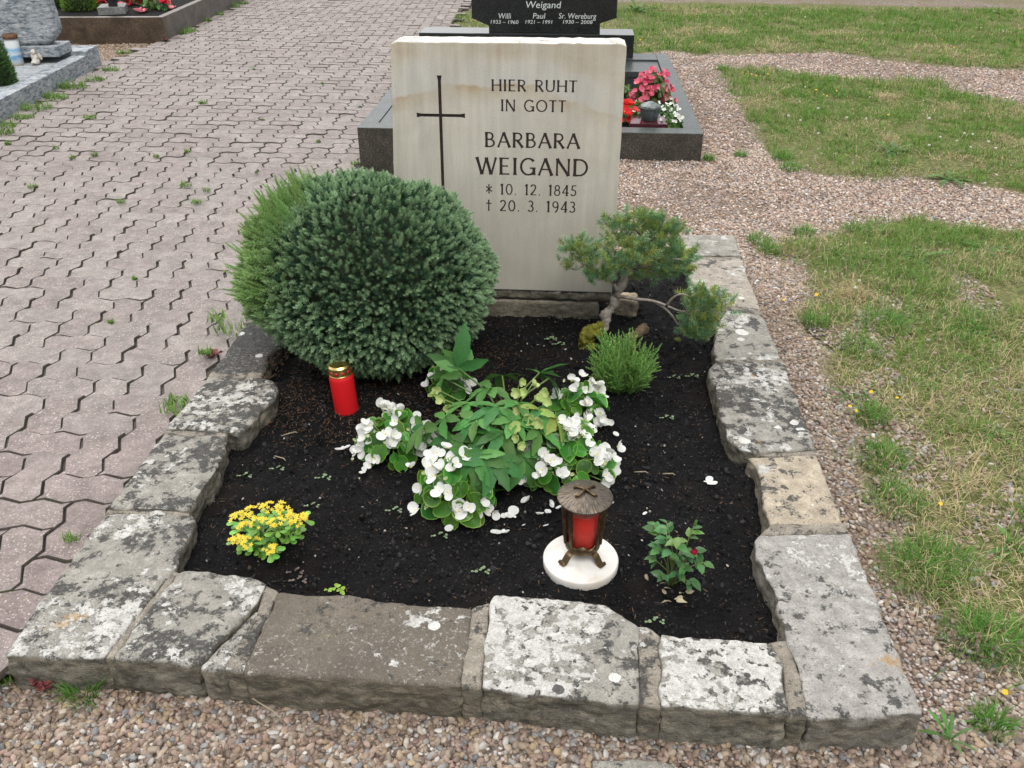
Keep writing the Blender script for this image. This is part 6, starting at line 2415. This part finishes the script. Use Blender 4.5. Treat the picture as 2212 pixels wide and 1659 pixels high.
# clover-like seedlings in the soil
SEED_L = kinds('leaf', [round_leaf(1, (.17, .24, .13), (.21, .28, .16), .1, 8)], leaf_mat('seedling_leaf', .6, .3, .15, var=.2))
SEED_P = kinds('leaf', [round_leaf(1, (.13, .10, .085), (.16, .13, .10), .1, 8)], SEED_L[0].materials[0])
SEED_Y = kinds('leaf', [round_leaf(1, (.22, .33, .05), (.28, .38, .08), .3, 8)], SEED_L[0].materials[0])
SEED = [(1040, 1237, .0075, 0, 'green four-leaved seedling in the soil left of the marble disc'), (640, 1238, .006, 1, 'purplish seedling in front of the yellow stonecrop'), (646, 1256, .006, 1, 'purplish seedling nearest the front border below the stonecrop'), (725, 1278, .010, 2, 'yellow-green leafy sprout by the brown border stone'),
        (700, 1035, .008, 0, 'grey-green seedling cluster left of the front begonia'), (1190, 735, .009, 0, 'pale seedling in the soil before the headstone plinth'), (1207, 746, .008, 0, 'second pale seedling below the plinth'), (1495, 815, .007, 0, 'seedling right of the heather'), (1455, 818, .006, 0, 'small seedling touching the heather side'), (1440, 905, .007, 0, 'seedling below the heather on bare soil'),
        (852, 1105, .007, 0, 'seedling left of the front begonia base'), (530, 1030, .006, 0, 'seedling above the yellow stonecrop'), (600, 1015, .006, 0, 'seedling midway between stonecrop and red candle'), (1415, 1345, .007, 0, 'seedling in the front right corner of the soil'), (675, 1095, .006, 0, 'seedling right of the stonecrop'), (950, 1160, .006, 0, 'seedling in front of the front begonia')]
for px, py, s_, kd, lab in SEED:
    c = G(px, py, SOIL + .003)
    r_ = empty('seedling', c, lab, 'seedling', 'tiny seedlings in the soil')
    me = (SEED_L, SEED_P, SEED_Y)[kd][0]
    for k in range(9):
        a = k * 2.4
        o_ = Vector((cos(a), sin(a), 0)) * s_ * .45 + Vector((.016 * ((k // 3) - 1), .011 * ((k // 3) % 2) - .004, .004 + .002 * (k % 3)))
        obj('leaf', me, None, r_, M=TRS(o_, Matrix.Rotation(a, 3, 'Z') @ Matrix.Rotation(random.uniform(0, .5), 3, 'X'), s_ * random.uniform(.4, .62)))

# sticks and straw
TW = plain('dead_twig', (.30, .25, .18), .85, .1, var=.3)
for px, py, L, a, lab in [(625, 938, .05, .45, 'short pale stick on the soil left of the red candle'), (605, 990, .045, -.5, 'pale straw piece left of the begonias'), (600, 1170 + 20, .03, .7, 'short stick beside the stonecrop'), (1255, 1050 + 200, .0, 0, ''), (1590, 1030, 0, 0, ''), (600, 1560, 0, 0, ''), (1130, 1134, 0, 0, ''), (1445, 1025, .035, -.1, 'dry stem piece on bare soil above the rose'), (1130, 1141, 0, 0, ''), (1385, 1021, .04, -.08, 'thin pale stick lying above the rose bush'), (560, 1520, .13, -.55, 'long dry grass stalk lying on the front gravel'), (100, 1330 + 40, .11, .9, 'long dry stalk lying on the pavers at lower left')]:
    if L:
        z = SOIL if py < 1300 else (.012 if px > 300 else PATH)
        c = G(px, py, z + .006)
        d = Vector((cos(a), sin(a), 0)) * L * .5
        tag(obj('twig', mk('twig', tube([-d, Vector((0, 0, .003)), d * .6 + Vector((0, .004, .002)), d], [.0014, .0018, .0016, .001], 6)), TW, None, c), lab, 'twig', 'small dry sticks')

# flat pale slab at the front edge of the gravel, reddish weeds
c = G(1395, 1652, .006)
tag(obj('flat_stone', origin_to(roughen(prism(wobble([(c.x - .10, c.y - .06), (c.x + .05, c.y - .06), (c.x + .06, c.y + .004), (c.x - .02, c.y + .012), (c.x - .11, c.y + .002)]), .012, -.02, .004, 1), .006, .002, 30, .001, 80, 2, 3), c), kerb_mat('pale_slab', 55, dark=.1, white=.4, spots=0), None, c), 'pale flat stone half buried in gravel at the bottom edge', 'stone')
RLF = kinds('leaf', [round_leaf(1, (.17, .045, .045), (.22, .07, .06), .3, 8)], leaf_mat('red_weed_leaf', .5, .3, .1, var=.3))
for px, py, z, lab in [(98, 1478, .01, 'dark red weed at the foot of the left corner stone'), (458, 692 + 78, PATH, 'dark red weed in the paving joint beside the blackened border stone'), (358, 88, PATH, 'dark red weed at the corner of the brown granite border')]:
    c = G(px, py, z if py > 900 else float(path_z(2.6 if py > 500 else 8)))
    r_ = empty('red_weed', c, lab, 'weed', 'dark red weeds')
    for k in range(16):
        a = k * 2.4
        o_ = Vector((cos(a), sin(a), 0)) * .006 * sqrt(k) + Vector((0, 0, .004 + .001 * k % .01))
        obj('leaf', RLF[0], None, r_, M=TRS(o_, Matrix.Rotation(a, 3, 'Z') @ Matrix.Rotation(random.uniform(.1, .9), 3, 'X'), .009))


def jag(t):
    return max(.05, (.35 + .65 * t) * (1 - max(0, t - .75) * 3.2) * (1.0 if int(t * 12) % 2 else .68))


DAND = kinds('leaf', [blade_leaf(1, .24, jag, 12, .12, d_, c_, None, .12, .04) for d_, c_ in ((.35, (.10, .22, .045)), (.55, (.075, .17, .04)))], leaf_mat('rosette_leaf', .5, .35, .25, var=.25))
for px, py, L, n, up, lab in [(1985, 558, .12, 12, .5, 'leafy green rosette at the top edge of the near lawn'), (2085, 720, .13, 11, .35, 'bright green dandelion rosette in the middle of the near lawn'), (1935, 690, .09, 8, .3, 'dark green rosette left of the bright dandelion'), (2050, 1600, .055, 9, 1.0, 'young dandelion in the gravel by the right front corner stone'),
                             (2150, 940, .08, 8, .4, 'small rosette near the right edge of the near lawn'), (1925, 330, .13, 14, .7, 'clump of dark leaves in the middle lawn'), (2050, 390, .12, 12, .6, 'leafy weed at the lower edge of the middle lawn'), (2190, 1190, .09, 8, .5, 'rosette at the right edge halfway down the near lawn'), (1375, 25, .22, 16, .8, 'pale green leafy clump beside the black granite headstone'), (2130, 545, .11, 10, .5, 'broad-leaved weed at the upper right of the near lawn'), (1830, 858, .06, 7, .5, 'small green weed on the gravel side of the near lawn')]:
    c = G(px, py, .004)
    r_ = empty('rosette_weed', c, lab, 'weed', 'leafy weeds in the lawn')
    for k in range(n):
        a = k * 2.4 + random.uniform(-.3, .3)
        obj('leaf', random.choice(DAND), None, r_, M=TRS((cos(a + pi / 2) * .004, sin(a + pi / 2) * .004, .003), Matrix.Rotation(a, 3, 'Z') @ Matrix.Rotation(up * random.uniform(.5, 1.3), 3, 'X'), L * random.uniform(.6, 1.1)))

# clover and hawkbit heads in the grass
lg = lump(9, 2, .25, .9)
CLV = mk('clover_flower', ([tuple(v.co) for v in lg.vertices], [tuple(p.vertices) for p in lg.polygons], [(.70, .68, .62)] * len(lg.vertices)))
CLV.materials.append(PETW)
V, Fc = [], []
for k in range(12):
    a = k * pi / 6
    d, s_ = Vector((cos(a), sin(a), .12)), Vector((-sin(a), cos(a), 0)) * .22
    b = len(V)
    V += [Vector((0, 0, .05)), d * .7 + s_, d, d * .7 - s_]
    Fc += [(b, b + 1, b + 2, b + 3)]
HWK = mk('yellow_flower', (V, Fc, [(.78, .48, .02)] * len(V)), False)
HWK.materials.append(SFL)
Z3 = lambda x, y: (1327 + .4 * x, .4 * y)
WH = [Z3(*p) for p in [(1030, 470), (1380, 525), (1000, 548), (1100, 585), (940, 625), (1005, 650), (1100, 720), (1255, 635), (1360, 640), (1700, 640), (1890, 720), (1935, 725), (2020, 765), (1760, 740), (1700, 785), (1925, 795), (820, 75), (1030, 92), (1130, 48), (1390, 90), (1450, 130), (1980, 150), (2050, 60), (2100, 170), (1850, 760), (2060, 800)]] + [(1856, 606), (1848, 622)]
YE = [Z3(*p) for p in [(140, 215), (460, 228), (590, 150), (1130, 510), (1150, 518), (1060, 480), (1090, 485), (1200, 490), (690, 390), (740, 400), (765, 408), (830, 400), (840, 370), (1770, 215), (1835, 255), (1710, 310), (1500, 465), (1480, 620)]] + [(1764, 636), (1693, 648), (1882, 846), (1938, 859), (1836, 877), (1850, 887), (2032, 1088), (2171, 1495)]
for px, py in WH:
    c = G(px, py, .035)
    lb = 'white clover head standing in the near lawn' if py > 450 else ('white clover head standing in the middle lawn' if py > 140 else 'white clover head standing in the far lawn')
    tag(obj('clover_flower', CLV, None, None, c, (random.gauss(0, .3), random.gauss(0, .3), 0), random.uniform(.006, .010)), lb, 'flower', 'white clover heads, ' + lb.split('the ')[-1])
for px, py in YE:
    c = G(px, py, .04)
    lb = 'tiny yellow flower in the near lawn' if py > 450 else ('tiny yellow flower in the middle lawn' if py > 140 else 'tiny yellow flower in the far lawn')
    tag(obj('yellow_flower', HWK, None, None, c, (random.gauss(.3, .3), random.gauss(0, .3), 0), random.uniform(.0055, .0085) * (1.25 if py < 450 else 1)), lb, 'flower', 'tiny yellow flowers, ' + lb.split('the ')[-1])
